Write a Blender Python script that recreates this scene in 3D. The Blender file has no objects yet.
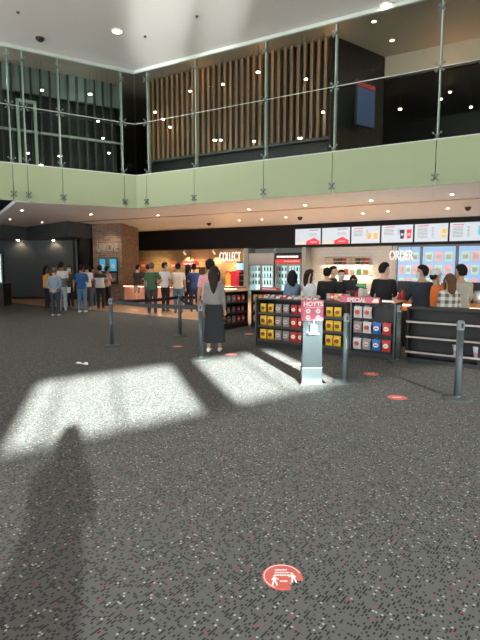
import bpy, bmesh, math, random
from mathutils import Vector, Matrix, Euler
random.seed(7)
S = bpy.context.scene
COL = S.collection
PI = math.pi
R = math.radians

# ------------------------------------------------------------------ camera
F = 480.0; TH = math.atan(53/480.0); EYE = 1.62
CT, ST = math.cos(TH), math.sin(TH)
cam = bpy.data.cameras.new('camera'); cam.sensor_fit = 'VERTICAL'; cam.sensor_height = 32.0
cam.lens = F/640.0*32.0; cam.clip_start = 0.05; cam.clip_end = 200
co = bpy.data.objects.new('camera', cam); COL.objects.link(co)
co.location = (0, 0, EYE); co.rotation_euler = (PI/2-TH, 0, 0)
S.camera = co
vs = S.view_settings
vs.view_transform = 'Standard'; vs.look = 'None'; vs.gamma = 1; vs.exposure = 0; vs.use_curve_mapping = False

# survey helpers: sight lines measured from the photograph, intersected with real planes
def ray(u, v):
    a = (u-240)/F; c = -(v-320)/F
    return Vector((a, CT+c*ST, -ST+c*CT))
def gp(u, v, z=0.0):
    d = ray(u, v); t = (z-EYE)/d.z
    return Vector((d.x*t, d.y*t, z))
def pl(u, v, P, D):
    d = ray(u, v)
    det = d.x*(-D[1]) + D[0]*d.y
    t = (P[0]*(-D[1]) + D[0]*P[1])/det
    return Vector((d.x*t, d.y*t, EYE+d.z*t))
def ux(u, y):
    return (u-240)/F*y*0.995

# ------------------------------------------------------------------ materials
MATS = {}
def mat(name, col, rough=0.6, metal=0.0, emit=0.0, ecol=None, var=0.06, nscale=30, spec=0.5):
    if name in MATS: return MATS[name]
    m = bpy.data.materials.new(name); m.use_nodes = True
    nt = m.node_tree; b = nt.nodes['Principled BSDF']
    c = (*col, 1)
    b.inputs['Roughness'].default_value = rough; b.inputs['Metallic'].default_value = metal
    b.inputs['Specular IOR Level'].default_value = spec
    if var > 0:
        tc = nt.nodes.new('ShaderNodeTexCoord'); n = nt.nodes.new('ShaderNodeTexNoise'); n.inputs['Scale'].default_value = nscale
        mx = nt.nodes.new('ShaderNodeMix'); mx.data_type = 'RGBA'
        mx.inputs[6].default_value = (*[x*(1-var) for x in col], 1); mx.inputs[7].default_value = (*[min(1, x*(1+var)) for x in col], 1)
        nt.links.new(tc.outputs['Object'], n.inputs['Vector']); nt.links.new(n.outputs['Fac'], mx.inputs[0])
        nt.links.new(mx.outputs[2], b.inputs['Base Color'])
    else:
        b.inputs['Base Color'].default_value = c
    if emit > 0:
        b.inputs['Emission Color'].default_value = (*(ecol or col), 1); b.inputs['Emission Strength'].default_value = emit
    MATS[name] = m
    return m
def N(nt, t, **k):
    n = nt.nodes.new(t)
    for a, b in k.items(): setattr(n, a, b)
    return n
def math_(nt, op, a, b=None, clamp=False):
    n = N(nt, 'ShaderNodeMath', operation=op); n.use_clamp = clamp
    for i, x in enumerate((a, b)):
        if x is None: continue
        if isinstance(x, (int, float)): n.inputs[i].default_value = x
        else: nt.links.new(x, n.inputs[i])
    return n.outputs[0]
def mixc(nt, fac, a, b):
    n = N(nt, 'ShaderNodeMix', data_type='RGBA')
    for i, x in ((0, fac), (6, a), (7, b)):
        if isinstance(x, tuple): n.inputs[i].default_value = (*x, 1) if len(x) == 3 else x
        elif isinstance(x, (int, float)): n.inputs[i].default_value = x
        else: nt.links.new(x, n.inputs[i])
    return n.outputs[2]

def carpet_mat():
    m = bpy.data.materials.new('carpet'); m.use_nodes = True; nt = m.node_tree; b = nt.nodes['Principled BSDF']
    tc = N(nt, 'ShaderNodeTexCoord')
    mp = N(nt, 'ShaderNodeMapping'); mp.inputs['Rotation'].default_value = (0, 0, R(38)); mp.inputs['Scale'].default_value = (68, 68, 68)
    nt.links.new(tc.outputs['Object'], mp.inputs[0])
    fl = N(nt, 'ShaderNodeVectorMath', operation='FLOOR'); nt.links.new(mp.outputs[0], fl.inputs[0])
    fr = N(nt, 'ShaderNodeVectorMath', operation='FRACTION'); nt.links.new(mp.outputs[0], fr.inputs[0])
    wn = N(nt, 'ShaderNodeTexWhiteNoise', noise_dimensions='2D'); nt.links.new(fl.outputs[0], wn.inputs['Vector'])
    sp = N(nt, 'ShaderNodeSeparateColor'); nt.links.new(wn.outputs['Color'], sp.inputs[0])
    v = wn.outputs['Value']
    # round dot mask inside the cell
    sub = N(nt, 'ShaderNodeVectorMath', operation='SUBTRACT'); nt.links.new(fr.outputs[0], sub.inputs[0]); sub.inputs[1].default_value = (.5, .5, 0)
    s2 = N(nt, 'ShaderNodeSeparateXYZ'); nt.links.new(sub.outputs[0], s2.inputs[0])
    d2 = math_(nt, 'SQRT', math_(nt, 'ADD', math_(nt, 'MULTIPLY', s2.outputs[0], s2.outputs[0]), math_(nt, 'MULTIPLY', s2.outputs[1], s2.outputs[1])))
    dot = math_(nt, 'LESS_THAN', d2, 0.43)
    dash = math_(nt, 'LESS_THAN', math_(nt, 'ABSOLUTE', s2.outputs[0]), 0.34)
    # darkness of dashes, clustered into rows
    st = N(nt, 'ShaderNodeTexNoise'); st.inputs['Scale'].default_value = 0.6; st.inputs['Detail'].default_value = 1
    nt.links.new(mp.outputs[0], st.inputs['Vector'])
    dk = math_(nt, 'MULTIPLY', math_(nt, 'LESS_THAN', sp.outputs[1], math_(nt, 'MULTIPLY', st.outputs['Fac'], 0.62)), dash)
    pale = math_(nt, 'MULTIPLY', math_(nt, 'GREATER_THAN', v, 0.972), dot)
    red = math_(nt, 'MULTIPLY', math_(nt, 'LESS_THAN', v, 0.007), dot)
    nz = N(nt, 'ShaderNodeTexNoise'); nz.inputs['Scale'].default_value = 260; nt.links.new(tc.outputs['Object'], nz.inputs['Vector'])
    base = mixc(nt, nz.outputs['Fac'], (.078, .077, .074), (.128, .126, .120))
    c = mixc(nt, dk, base, (.030, .029, .028))
    c = mixc(nt, pale, c, (.34, .34, .31))
    c = mixc(nt, red, c, (.34, .05, .05))
    nt.links.new(c, b.inputs['Base Color']); b.inputs['Roughness'].default_value = 0.9; b.inputs['Specular IOR Level'].default_value = 0.15
    
    bp = N(nt, 'ShaderNodeBump'); bp.inputs['Strength'].default_value = .25; bp.inputs['Distance'].default_value = .004
    nt.links.new(nz.outputs['Fac'], bp.inputs['Height']); nt.links.new(bp.outputs[0], b.inputs['Normal'])
    return m
def brick_mat(name, c1, c2, mortar, sc=1.0, bw=0.5, rh=0.25, rough=.8, msize=.02, noise=True):
    m = bpy.data.materials.new(name); m.use_nodes = True; nt = m.node_tree; b = nt.nodes['Principled BSDF']
    tc = N(nt, 'ShaderNodeTexCoord'); sx = N(nt, 'ShaderNodeSeparateXYZ'); nt.links.new(tc.outputs['Object'], sx.inputs[0])
    cb = N(nt, 'ShaderNodeCombineXYZ')
    nt.links.new(math_(nt, 'ADD', sx.outputs[0], sx.outputs[1]), cb.inputs[0]); nt.links.new(sx.outputs[2], cb.inputs[1])
    br = N(nt, 'ShaderNodeTexBrick'); nt.links.new(cb.outputs[0], br.inputs['Vector'])
    br.inputs['Color1'].default_value = (*c1, 1); br.inputs['Color2'].default_value = (*c2, 1); br.inputs['Mortar'].default_value = (*mortar, 1)
    br.inputs['Scale'].default_value = sc; br.inputs['Brick Width'].default_value = bw; br.inputs['Row Height'].default_value = rh
    br.inputs['Mortar Size'].default_value = msize
    out = br.outputs['Color']
    if noise:
        nz = N(nt, 'ShaderNodeTexNoise'); nz.inputs['Scale'].default_value = 4; nt.links.new(tc.outputs['Object'], nz.inputs['Vector'])
        k = math_(nt, 'MULTIPLY', nz.outputs['Fac'], 0.9)
        out = mixc(nt, k, out, tuple(x*.45 for x in c1))
    nt.links.new(out, b.inputs['Base Color']); b.inputs['Roughness'].default_value = rough
    bp = N(nt, 'ShaderNodeBump'); bp.inputs['Strength'].default_value = .4; bp.inputs['Distance'].default_value = .01
    nt.links.new(br.outputs['Fac'], bp.inputs['Height']); bp.invert = True
    nt.links.new(bp.outputs[0], b.inputs['Normal'])
    return m
def glass_mat(name, tint, refl=0.12, rough=0.0):
    m = bpy.data.materials.new(name); m.use_nodes = True; nt = m.node_tree
    for n in list(nt.nodes): nt.nodes.remove(n)
    o = N(nt, 'ShaderNodeOutputMaterial'); t = N(nt, 'ShaderNodeBsdfTransparent'); g = N(nt, 'ShaderNodeBsdfGlossy')
    t.inputs[0].default_value = (*tint, 1); g.inputs['Roughness'].default_value = rough; g.inputs['Color'].default_value = (.9, .95, .92, 1)
    lw = N(nt, 'ShaderNodeLayerWeight'); lw.inputs[0].default_value = refl
    mx = N(nt, 'ShaderNodeMixShader')
    nt.links.new(lw.outputs['Fresnel'], mx.inputs[0]); nt.links.new(t.outputs[0], mx.inputs[1]); nt.links.new(g.outputs[0], mx.inputs[2])
    nt.links.new(mx.outputs[0], o.inputs[0])
    return m
def plank_mat():
    m = bpy.data.materials.new('timber_floor'); m.use_nodes = True; nt = m.node_tree; b = nt.nodes['Principled BSDF']
    tc = N(nt, 'ShaderNodeTexCoord'); br = N(nt, 'ShaderNodeTexBrick'); nt.links.new(tc.outputs['Object'], br.inputs['Vector'])
    br.inputs['Color1'].default_value = (.42, .27, .16, 1); br.inputs['Color2'].default_value = (.34, .21, .12, 1); br.inputs['Mortar'].default_value = (.2, .12, .07, 1)
    br.inputs['Scale'].default_value = 1; br.inputs['Brick Width'].default_value = 1.2; br.inputs['Row Height'].default_value = .2; br.inputs['Mortar Size'].default_value = .006
    nt.links.new(br.outputs['Color'], b.inputs['Base Color']); b.inputs['Roughness'].default_value = .35
    return m
def plaid_mat():
    m = bpy.data.materials.new('plaid_cloth'); m.use_nodes = True; nt = m.node_tree; b = nt.nodes['Principled BSDF']
    tc = N(nt, 'ShaderNodeTexCoord'); sx = N(nt, 'ShaderNodeSeparateXYZ'); nt.links.new(tc.outputs['Object'], sx.inputs[0])
    def band(x, per, w): return math_(nt, 'LESS_THAN', math_(nt, 'FRACT', math_(nt, 'MULTIPLY', x, 1/per)), w)
    a = band(sx.outputs[0], .13, .5); c = band(sx.outputs[2], .13, .5)
    col = mixc(nt, math_(nt, 'MULTIPLY', math_(nt, 'ADD', a, c), .5), (.58, .56, .5), (.09, .08, .075))
    nt.links.new(col, b.inputs['Base Color']); b.inputs['Roughness'].default_value = .9
    return m
def zones_mat(name, zones):
    """cloth with sewn colour blocks: zones = [(z_top, colour), ...] from below upwards, in the garment's own coordinates"""
    m = bpy.data.materials.new(name); m.use_nodes = True; nt = m.node_tree; b = nt.nodes['Principled BSDF']
    tc = N(nt, 'ShaderNodeTexCoord'); sx = N(nt, 'ShaderNodeSeparateXYZ'); nt.links.new(tc.outputs['Object'], sx.inputs[0])
    c = zones[0][1]
    for (z, _), (_, c2) in zip(zones[:-1], zones[1:]):
        c = mixc(nt, math_(nt, 'GREATER_THAN', sx.outputs[2], z), c, c2)
    nt.links.new(c, b.inputs['Base Color']); b.inputs['Roughness'].default_value = .9
    return m

M_carpet = carpet_mat()
M_timber = plank_mat()
M_brick = brick_mat('brown_brick', (.36, .22, .15), (.15, .09, .065), (.34, .28, .22), 1, .30, .10, msize=.014)
M_brick2 = brick_mat('stone_brick', (.36, .27, .18), (.24, .18, .12), (.20, .15, .1), 1, .5, .16, msize=.012)
M_tile = brick_mat('white_tile', (.74, .69, .62), (.70, .65, .58), (.60, .55, .49), 1, .3, .15, rough=.25, msize=.008, noise=False)
M_ceil = mat('ceiling_paint', (.58, .565, .55), .55, var=.015, nscale=2)
M_soffit = mat('soffit_paint', (.88, .90, .93), .6, var=.015, nscale=2)
M_inceil = mat('upper_ceiling_warm_dim', (.50, .40, .32), .7, var=.03, nscale=2)  # same ceiling as the hall; warm dim light put into the colour
M_wall = mat('wall_paint', (.55, .53, .5), .8, var=.02, nscale=2)
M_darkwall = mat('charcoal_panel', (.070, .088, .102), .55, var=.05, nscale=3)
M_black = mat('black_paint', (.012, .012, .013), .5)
M_blk2 = mat('black_laminate', (.02, .021, .023), .4)
M_fascia = mat('fascia_black', (.010, .010, .013), .6, spec=.2)
M_green = mat('green_back_painted_glass', (.29, .34, .215), .6, var=.03, nscale=.5, spec=.15)
M_steel = mat('brushed_steel', (.55, .57, .58), .35, .9)
M_dsteel = mat('dark_steel', (.12, .13, .135), .35, .9)
M_post = mat('grey_post', (.085, .105, .11), .4, .35)
M_head = mat('post_head', (.22, .26, .27), .35, .5)
M_gfin = mat('pale_glass_fin', (.46, .52, .48), .45, spec=.3)
M_spider = mat('dull_steel', (.16, .19, .18), .5, .4)
M_white = mat('white_plastic', (.8, .8, .78), .4)
M_gold = mat('bronze_strip', (.30, .20, .11), .35, .6)
M_wood = mat('oak_laminate', (.50, .30, .16), .45, var=.2, nscale=8)
M_batten = mat('timber_batten', (.27, .15, .08), .5, var=.2, nscale=6)
M_dbatten = mat('dark_mullion', (.05, .06, .06), .4)
M_glass = glass_mat('facade_glass', (.80, .84, .82), .08)
M_wglass = glass_mat('clear_window_glass', (.9, .93, .92), .05)
M_tint = bpy.data.materials.new('frosted_window_film'); M_tint.use_nodes = True
_n = M_tint.node_tree
for _x in list(_n.nodes): _n.nodes.remove(_x)
_o = N(_n, 'ShaderNodeOutputMaterial'); _t = N(_n, 'ShaderNodeBsdfTransparent'); _d = N(_n, 'ShaderNodeBsdfTranslucent'); _a = N(_n, 'ShaderNodeAddShader')
_t.inputs[0].default_value = (.060,.061,.061,1); _d.inputs[0].default_value = (.13,.135,.135,1)
_n.links.new(_t.outputs[0], _a.inputs[0]); _n.links.new(_d.outputs[0], _a.inputs[1]); _n.links.new(_a.outputs[0], _o.inputs[0])
M_red = mat('red_print', (.55, .035, .04), .4)
M_dred = mat('sticker_red', (.52, .10, .08), .6)
M_pink = mat('pink_print', (.66, .13, .20), .4)
M_yellow = mat('yellow_foil', (.85, .52, .02), .3, spec=.6)
M_grey = mat('grey_foil', (.30, .27, .25), .3)
M_blue = mat('blue_foil', (.02, .15, .45), .3)
M_orange = mat('orange_laminate', (.75, .25, .06), .4)
M_whiteprint = mat('white_print', (.8, .78, .75), .5, var=0)
M_lamp = mat('lamp_warm', (1, .9, .75), emit=40, ecol=(1, .78, .52), var=0)
M_lampc = mat('lamp_cool', (1, 1, 1), emit=12, ecol=(.85, .93, 1), var=0)

# ------------------------------------------------------------------ mesh builder
class MB:
    def __init__(s): s.v = []; s.f = []; s.mi = []; s.m = 0; s.X = None
    def _add(s, vs, fs):
        o = len(s.v)
        if s.X is not None: vs = [tuple(s.X @ Vector(v)) for v in vs]
        s.v += [tuple(v) for v in vs]; s.f += [tuple(i+o for i in f) for f in fs]; s.mi += [s.m]*len(fs)
        return s
    def box(s, x0, x1, y0, y1, z0, z1):
        return s._add([(x0,y0,z0),(x1,y0,z0),(x1,y1,z0),(x0,y1,z0),(x0,y0,z1),(x1,y0,z1),(x1,y1,z1),(x0,y1,z1)],
            [(0,3,2,1),(4,5,6,7),(0,1,5,4),(1,2,6,5),(2,3,7,6),(3,0,4,7)])
    def prism(s, pts, z0, z1):
        n = len(pts)
        a = sum(pts[i][0]*pts[(i+1)%n][1]-pts[(i+1)%n][0]*pts[i][1] for i in range(n))
        if a < 0: pts = pts[::-1]
        vs = [(p[0],p[1],z0) for p in pts]+[(p[0],p[1],z1) for p in pts]
        fs = [tuple(range(n-1,-1,-1)), tuple(range(n,2*n))]+[(i,(i+1)%n,(i+1)%n+n,i+n) for i in range(n)]
        return s._add(vs, fs)
    def plate(s, pts, y0, y1):                       # polygon in x,z extruded along y
        o = s.X; T = Matrix(((1,0,0,0),(0,0,-1,0),(0,1,0,0),(0,0,0,1)))
        s.X = (o @ T) if o is not None else T
        s.prism(pts, -y1, -y0); s.X = o; return s
    def rings(s, rs, cap=True):
        n = len(rs[0]); vs = [p for r in rs for p in r]; fs = []
        for k in range(len(rs)-1):
            for i in range(n):
                j = (i+1)%n; fs.append((k*n+i, k*n+j, (k+1)*n+j, (k+1)*n+i))
        if cap: fs.append(tuple(range(n-1,-1,-1))); fs.append(tuple((len(rs)-1)*n+i for i in range(n)))
        return s._add(vs, fs)
    def lathe(s, prof, c=(0,0,0), n=20):
        return s.rings([[(c[0]+r*math.cos(2*PI*i/n), c[1]+r*math.sin(2*PI*i/n), c[2]+z) for i in range(n)] for r, z in prof])
    def tube(s, pts, rad, n=10, flat=1.0):
        pts = [Vector(p) for p in pts]
        if isinstance(rad, (int, float)): rad = [rad]*len(pts)
        rs = []; prev = None
        for i, p in enumerate(pts):
            d = (pts[min(i+1,len(pts)-1)]-pts[max(i-1,0)]).normalized()
            if prev is None:
                a = Vector((0,1,0)) if abs(d.y) < .8 else Vector((1,0,0))
            else: a = prev
            a = (a - d*a.dot(d)).normalized(); b = d.cross(a); prev = a
            rs.append([p + a*math.cos(2*PI*k/n)*rad[i]*flat + b*math.sin(2*PI*k/n)*rad[i] for k in range(n)])
        return s.rings(rs)
    def ball(s, c, r, n=14, m=10):
        if isinstance(r, (int, float)): r = (r,r,r)
        rs = []
        for k in range(1, m):
            t = PI*k/m
            rs.append([(c[0]+r[0]*math.sin(t)*math.cos(2*PI*i/n), c[1]+r[1]*math.sin(t)*math.sin(2*PI*i/n), c[2]-r[2]*math.cos(t)) for i in range(n)])
        return s.rings(rs)
    def mesh(s, name, mats):
        me = bpy.data.meshes.new(name); me.from_pydata(s.v, [], s.f)
        for m in (mats if isinstance(mats, (list, tuple)) else [mats]): me.materials.append(m)
        me.polygons.foreach_set('material_index', s.mi); me.update(); return me
    def build(s, name, mats, parent=None, smooth=False, bevel=0, loc=None, rz=0):
        me = s.mesh(name, mats)
        if smooth: me.polygons.foreach_set('use_smooth', [True]*len(me.polygons))
        o = bpy.data.objects.new(name, me); COL.objects.link(o); o.parent = parent
        if loc is not None: o.location = loc
        o.rotation_euler.z = rz
        if bevel:
            b = o.modifiers.new('bevel', 'BEVEL'); b.width = bevel; b.segments = 2; b.limit_method = 'ANGLE'
        return o
def tag(o, label, cat, group=None, kind=None):
    if label: o['label'] = label
    if cat: o['category'] = cat
    if group: o['group'] = group
    if kind: o['kind'] = kind
    return o
def struct(o): o['kind'] = 'structure'; return o
def empty(name, loc, rz=0, label=None, cat=None, group=None):
    o = bpy.data.objects.new(name, None); COL.objects.link(o); o.location = loc; o.rotation_euler.z = rz
    o.empty_display_size = .2
    return tag(o, label, cat, group)
def copy_tree(o, parent=None):
    c = o.copy(); COL.objects.link(c); c.parent = parent
    for ch in list(o.children): copy_tree(ch, c)
    return c
def text_mesh(txt, size, depth, bold=0.0):
    cu = bpy.data.curves.new('lettering', 'FONT'); cu.body = txt; cu.size = size; cu.extrude = depth; cu.align_x = 'CENTER'; cu.offset = bold
    t = bpy.data.objects.new('lettering', cu); COL.objects.link(t)
    dg = bpy.context.evaluated_depsgraph_get(); dg.update()
    me = bpy.data.meshes.new_from_object(t.evaluated_get(dg)); bpy.data.objects.remove(t); bpy.data.curves.remove(cu)
    return me
def text(name, txt, size, m, parent, loc, rot=(PI/2,0,0), depth=.01, bold=0.0, sx=1.0):
    me = text_mesh(txt, size, depth, bold); me.materials.clear(); me.materials.append(m)
    o = bpy.data.objects.new(name, me); COL.objects.link(o); o.parent = parent; o.location = loc; o.rotation_euler = rot; o.scale = (sx,1,1)
    return o
def spot(name, loc, tgt, power, ang=100, col=(1,.85,.68), rad=.06, blend=.6):
    l = bpy.data.lights.new(name, 'SPOT'); l.energy = power; l.color = col; l.spot_size = R(ang); l.spot_blend = blend; l.shadow_soft_size = rad
    o = bpy.data.objects.new(name, l); COL.objects.link(o); o.location = loc
    d = Vector(tgt)-Vector(loc); o.rotation_euler = d.to_track_quat('-Z', 'Y').to_euler(); return o
def point(name, loc, power, col=(1,.8,.6), rad=.08):
    l = bpy.data.lights.new(name, 'POINT'); l.energy = power; l.color = col; l.shadow_soft_size = rad
    o = bpy.data.objects.new(name, l); COL.objects.link(o); o.location = loc; return o
def w2(P, D, s, off=0.0):
    """point on a plan line: s metres along D, off metres to its far side"""
    return (P[0]+D[0]*s-D[1]*off, P[1]+D[1]*s+D[0]*off)

# ------------------------------------------------------------------ plan
A = R(29.3); E1 = (math.cos(A), -math.sin(A))
K = (-3.48, 16.52)                                   # inner corner of the balcony
EL = Vector((-7.03-K[0], 14.37-K[1])).normalized()   # balcony, left face
Fp = (9.37, 19.08)                                   # a point of the counter fascia
ZS, ZG, ZC = 3.60, 4.65, 8.0                         # soffit, sill of upper glazing, main ceiling

# floor
MB().box(-15, 14, -18, 31, -.2, 0).build('floor', M_carpet)['kind'] = 'structure'
ce = [gp(-40,298.2), gp(0,301.3), gp(35,305), gp(120,312.3), gp(205,321), (0.2,13.45), (3.5,16.0), (14,12), (14,30.9), (-14.9,30.9), (-14.9,24)]
struct(MB().prism([(p[0],p[1]) for p in ce], 0.0, .006).build('floor_timber', M_timber))
# soffit under the upper level
bl = [(K[0]+EL[0]*s, K[1]+EL[1]*s) for s in (0, 12)]
br = [w2(K, E1, s) for s in (0, 17)]
q1 = gp(16,202,ZS); q2 = gp(0,215,ZS); dq = (q2-q1).normalized()
sq = q1+dq*9
struct(MB().prism([br[1], br[0], (q1.x,q1.y), (sq.x,sq.y), (-14.9,30.9), (14,30.9)], ZS, ZS+.12).build('ceiling_soffit', M_soffit))
struct(MB().prism([br[1], br[0], bl[1], (-14.9,12), (-14.9,30.9), (14,30.9)], ZS+.5, ZG-.02).build('floor_upper', M_darkwall))
# bronze slot running through the soffit
a = gp(78,221.8,ZS); c = gp(480,198,ZS); d = (c-a).normalized(); c = c+d*4
nrm = Vector((-d.y,d.x,0))*.07
struct(MB().prism([(a+nrm)[:2],(a-nrm)[:2],(c-nrm)[:2],(c+nrm)[:2]], ZS-.02, ZS+.0).build('trim_1', M_gold))
# green fascia of the balcony, glass above it
def face_joints(us, P, D, v): return [ (Vector(pl(u,v(u),P,D)[:2])-Vector(P)).dot(Vector(D)) for u in us]
def spider(mb, x, y, z, r=.13, s=1):
    for a in (45,135,225,315):
        q = (x+r*math.cos(R(a)), y, z+r*math.sin(R(a)))
        mb.tube([(x,y,z), q], .011, 6); mb.tube([(q[0],y-.025,q[2]),(q[0],y+.025,q[2])], .024, 8)
    mb.tube([(x,y-.05,z),(x,y+.06,z)], .028, 8)
jr = [0.0]+face_joints([147,194.5,264,333,437,560], K, E1, lambda u: 176-(u-137)*.143)
jl = [0.0]+[ (Vector(pl(u,v,K,EL)[:2])-Vector(K)).dot(EL) for u,v in ((124,174),(62,168),(27,164),(12,162),(-60,156))]
ROT_R = -A; ROT_L = math.atan2(EL[1],EL[0])+PI      # local +x to the right as seen from the hall
ZM = 6.33
nwin = 0
for side, js, D, rot in (('right', jr, E1, ROT_R), ('left', jl, EL, ROT_L)):
    sg = 1 if side == 'right' else -1
    root = empty('wall_balcony_'+side, (K[0],K[1],0), rot); struct(root)
    top = empty('trim_upper_glazing', (K[0],K[1],0), rot); struct(top)
    L = js[-1]
    for i in range(len(js)-1):
        x0, x1 = sorted((js[i]*sg, js[i+1]*sg))
        MB().box(x0+.008, x1-.008, -.03, -.002, ZS-.02, ZG).build('fascia_panel', M_green, root, bevel=.004)
        nwin += 1
        w = empty('window_%d' % nwin, (K[0],K[1],0), rot); struct(w)
        MB().box(x0+.01, x1-.01, .04, .055, ZG+.02, ZM-.008).build('lower_pane', M_glass, w)
        MB().box(x0+.01, x1-.01, .04, .055, ZM+.008, ZC-.09).build('upper_pane', M_glass, w)
        xj = x1 if sg > 0 else x0
        if i < len(js)-2:
            MB().box(xj-.02, xj+.02, .08, .20, ZG, ZC).build('glass_fin', M_gfin, w)
            mb = MB(); spider(mb, xj, .02, ZM); spider(mb, xj, .02, ZG+.09); spider(mb, xj, .02, ZC-.35, .09)
            mb.build('spider_fitting', M_spider, w)
            mb = MB(); spider(mb, xj, -.05, ZS+.17, .09); mb.build('clamp_fitting', M_dsteel, root)
    a, b = sorted((0, L*sg))
    MB().box(a, b, -.02, .10, ZC-.09, ZC).build('head_channel', M_gfin, top)
    MB().box(a, b, -.01, .09, ZG, ZG+.03).build('sill_channel', M_gfin, top)
    MB().box(a, b, .025, .05, ZM-.008, ZM+.008).build('joint_line', M_gfin, top)

# ceilings
wp = Vector((2,-4)); wd = Vector((math.cos(R(37)), math.sin(R(37))))   # window wall behind the photographer
wl = wp-wd*21; wr = wp+wd*15
vo = [br[1], br[0], bl[1], (-14.9, bl[1][1]), (-14.9,-16.7), (14,5.05), (14, br[1][1])]
struct(MB().prism([p[:2] for p in vo], ZC, ZC+.1).build('ceiling', M_ceil))
struct(MB().prism([br[1], br[0], bl[1], (-14.9, bl[1][1]), (-14.9,31), (14,31), (14, br[1][1])], ZC-.002, ZC+.1).build('ceiling_upper', M_inceil))

# upper level, right: battens in front of a dark wall, bulkhead, sunk dark ceiling
t = empty('wall_upper_battens', (K[0],K[1],0), ROT_R); struct(t)
p1 = pl(331,90,w2(K,E1,0,.8),E1); send = (Vector(p1[:2])-Vector(K)).dot(Vector(E1))
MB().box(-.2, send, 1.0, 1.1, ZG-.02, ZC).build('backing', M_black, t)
k = -.1; nb = 0
while k < send-.1:
    MB().box(k, k+.085, 0.76, .88, 5.30, ZC-.04).build('batten', M_batten, t); k += .205
MB().box(-.2, send, .74, .9, 5.22, 5.30).build('rail', M_dbatten, t)
c1 = gp(338,17,ZC); c2 = gp(385,57,ZC)
def vwall(name, p, q, z0, z1, m, th=.1):
    p = Vector(p[:2]); q = Vector(q[:2]); d = (q-p); L = d.length
    return struct(MB().box(0, L, 0, th, z0, z1).build(name, m, loc=(p.x,p.y,0), rz=math.atan2(d.y,d.x)))
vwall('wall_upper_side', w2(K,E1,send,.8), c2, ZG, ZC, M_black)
# bulkhead running right from c2 parallel to the facade
zb = pl(385,80,(c2.x,c2.y),E1).z
bend = w2((c2.x,c2.y),E1,9)
vwall('wall_upper_bulkhead', c2, bend, zb, ZC, M_inceil, .12)
struct(MB().prism([(c2.x,c2.y), bend, (bend[0]+3,bend[1]+6), (c2.x+1,c2.y+7)], zb, zb+.1).build('ceiling_dark', mat('dark_ceiling', (.03,.028,.026), .7)))
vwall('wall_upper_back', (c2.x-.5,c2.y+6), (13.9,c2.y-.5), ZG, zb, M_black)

# upper level, left: shopfront with grey bulkhead, mullions and a framed door
t = empty('wall_upper_shopfront', (K[0],K[1],0), ROT_L); struct(t)
MB().box(-11, -.05, 1.9, 2.0, ZG, ZC).build('backing', mat('shop_dark', (.022,.026,.026), .5), t)
MB().box(-11, -.05, 1.5, 1.62, ZC-.78, ZC).build('bulkhead', mat('grey_bulkhead', (.30,.35,.34), .6), t)
for i in range(13):
    x = -.35-i*.29
    MB().box(x-.03, x+.03, 1.38, 1.48, ZG, ZC-.02).build('mullion', M_dbatten, t)
MB().box(-8, -.05, 1.36, 1.46, 5.95, 6.02).build('transom', M_gfin, t)
MB().box(-3.6, -.05, 1.34, 1.40, 6.62, 6.66).build('transom', M_dbatten, t)
xd = -( (Vector(pl(37,120,w2(K,EL,0,-1.2),EL)[:2])-Vector(K)).dot(EL) ); xe = -( (Vector(pl(17,120,w2(K,EL,0,-1.2),EL)[:2])-Vector(K)).dot(EL) )
MB().box(xe, xe+.08, 1.2, 1.3, ZG, 6.9).box(xd-.08, xd, 1.2, 1.3, ZG, 6.9).box(xe, xd, 1.2, 1.3, 6.82, 6.9).build('door_frame', M_gfin, t)
for i in range(3):
    MB().box(xe-.75-i*.42, xe-.6-i*.42, .9, 1.1, ZG, ZC).build('column', mat('cream_column', (.6,.5,.4), .5), t)

# collect / order side: fascia on the line Fp-E1
root = empty('wall_fascia', (Fp[0],Fp[1],0), ROT_R); struct(root)
def fs(u, v, off=0.0): return (Vector(pl(u,v,w2(Fp,E1,0,off),E1)[:2])-Vector(Fp)).dot(Vector(E1))
sL = fs(136,240)-1.5
MB().box(sL, 5, 0, .15, 2.55, ZS+.02).build('fascia_board', M_fascia, root)
MB().box(sL, 5, .15, .95, 2.55, 2.62).build('fascia_underside', M_black, root)
s_p, s_t = fs(243,270,.9), fs(301.5,270,.9)
def fwall(name, a, b, off, z0, z1, m, th=.1):
    o = MB().box(a, b, off, off+th, z0, z1).build(name, m, loc=(Fp[0],Fp[1],0), rz=ROT_R); return struct(o)
fwall('wall_collect', sL, s_p, .9, 0, 2.6, M_brick2)
fwall('wall_fridge_recess', s_p, s_t, .9, 0, 2.6, mat('pale_grey_green', (.42,.46,.44), .5))
fwall('wall_kitchen', s_t, 5, .9, 0, 2.6, M_tile)
s_p2 = fs(243.5,270,.1); s_t2 = fs(301.5,270,.1)
fwall('trim_2', s_p2, s_p2+.28, .1, 0, 2.55, mat('pillar_grey_green', (.40,.46,.44), .5), .7)
fwall('trim_3', s_t2, s_t2+.2, .1, 0, 2.55, mat('pillar_grey_green', (.40,.46,.44), .5), .7)
# brick pier
bp = [gp(92,224,ZS)[:2], gp(121,223,ZS)[:2], (-5.2,24.9), (-6.4,25.5)]
struct(MB().prism([tuple(p) for p in bp], 0, ZS).build('wall_brick_pier', M_brick))
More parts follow.
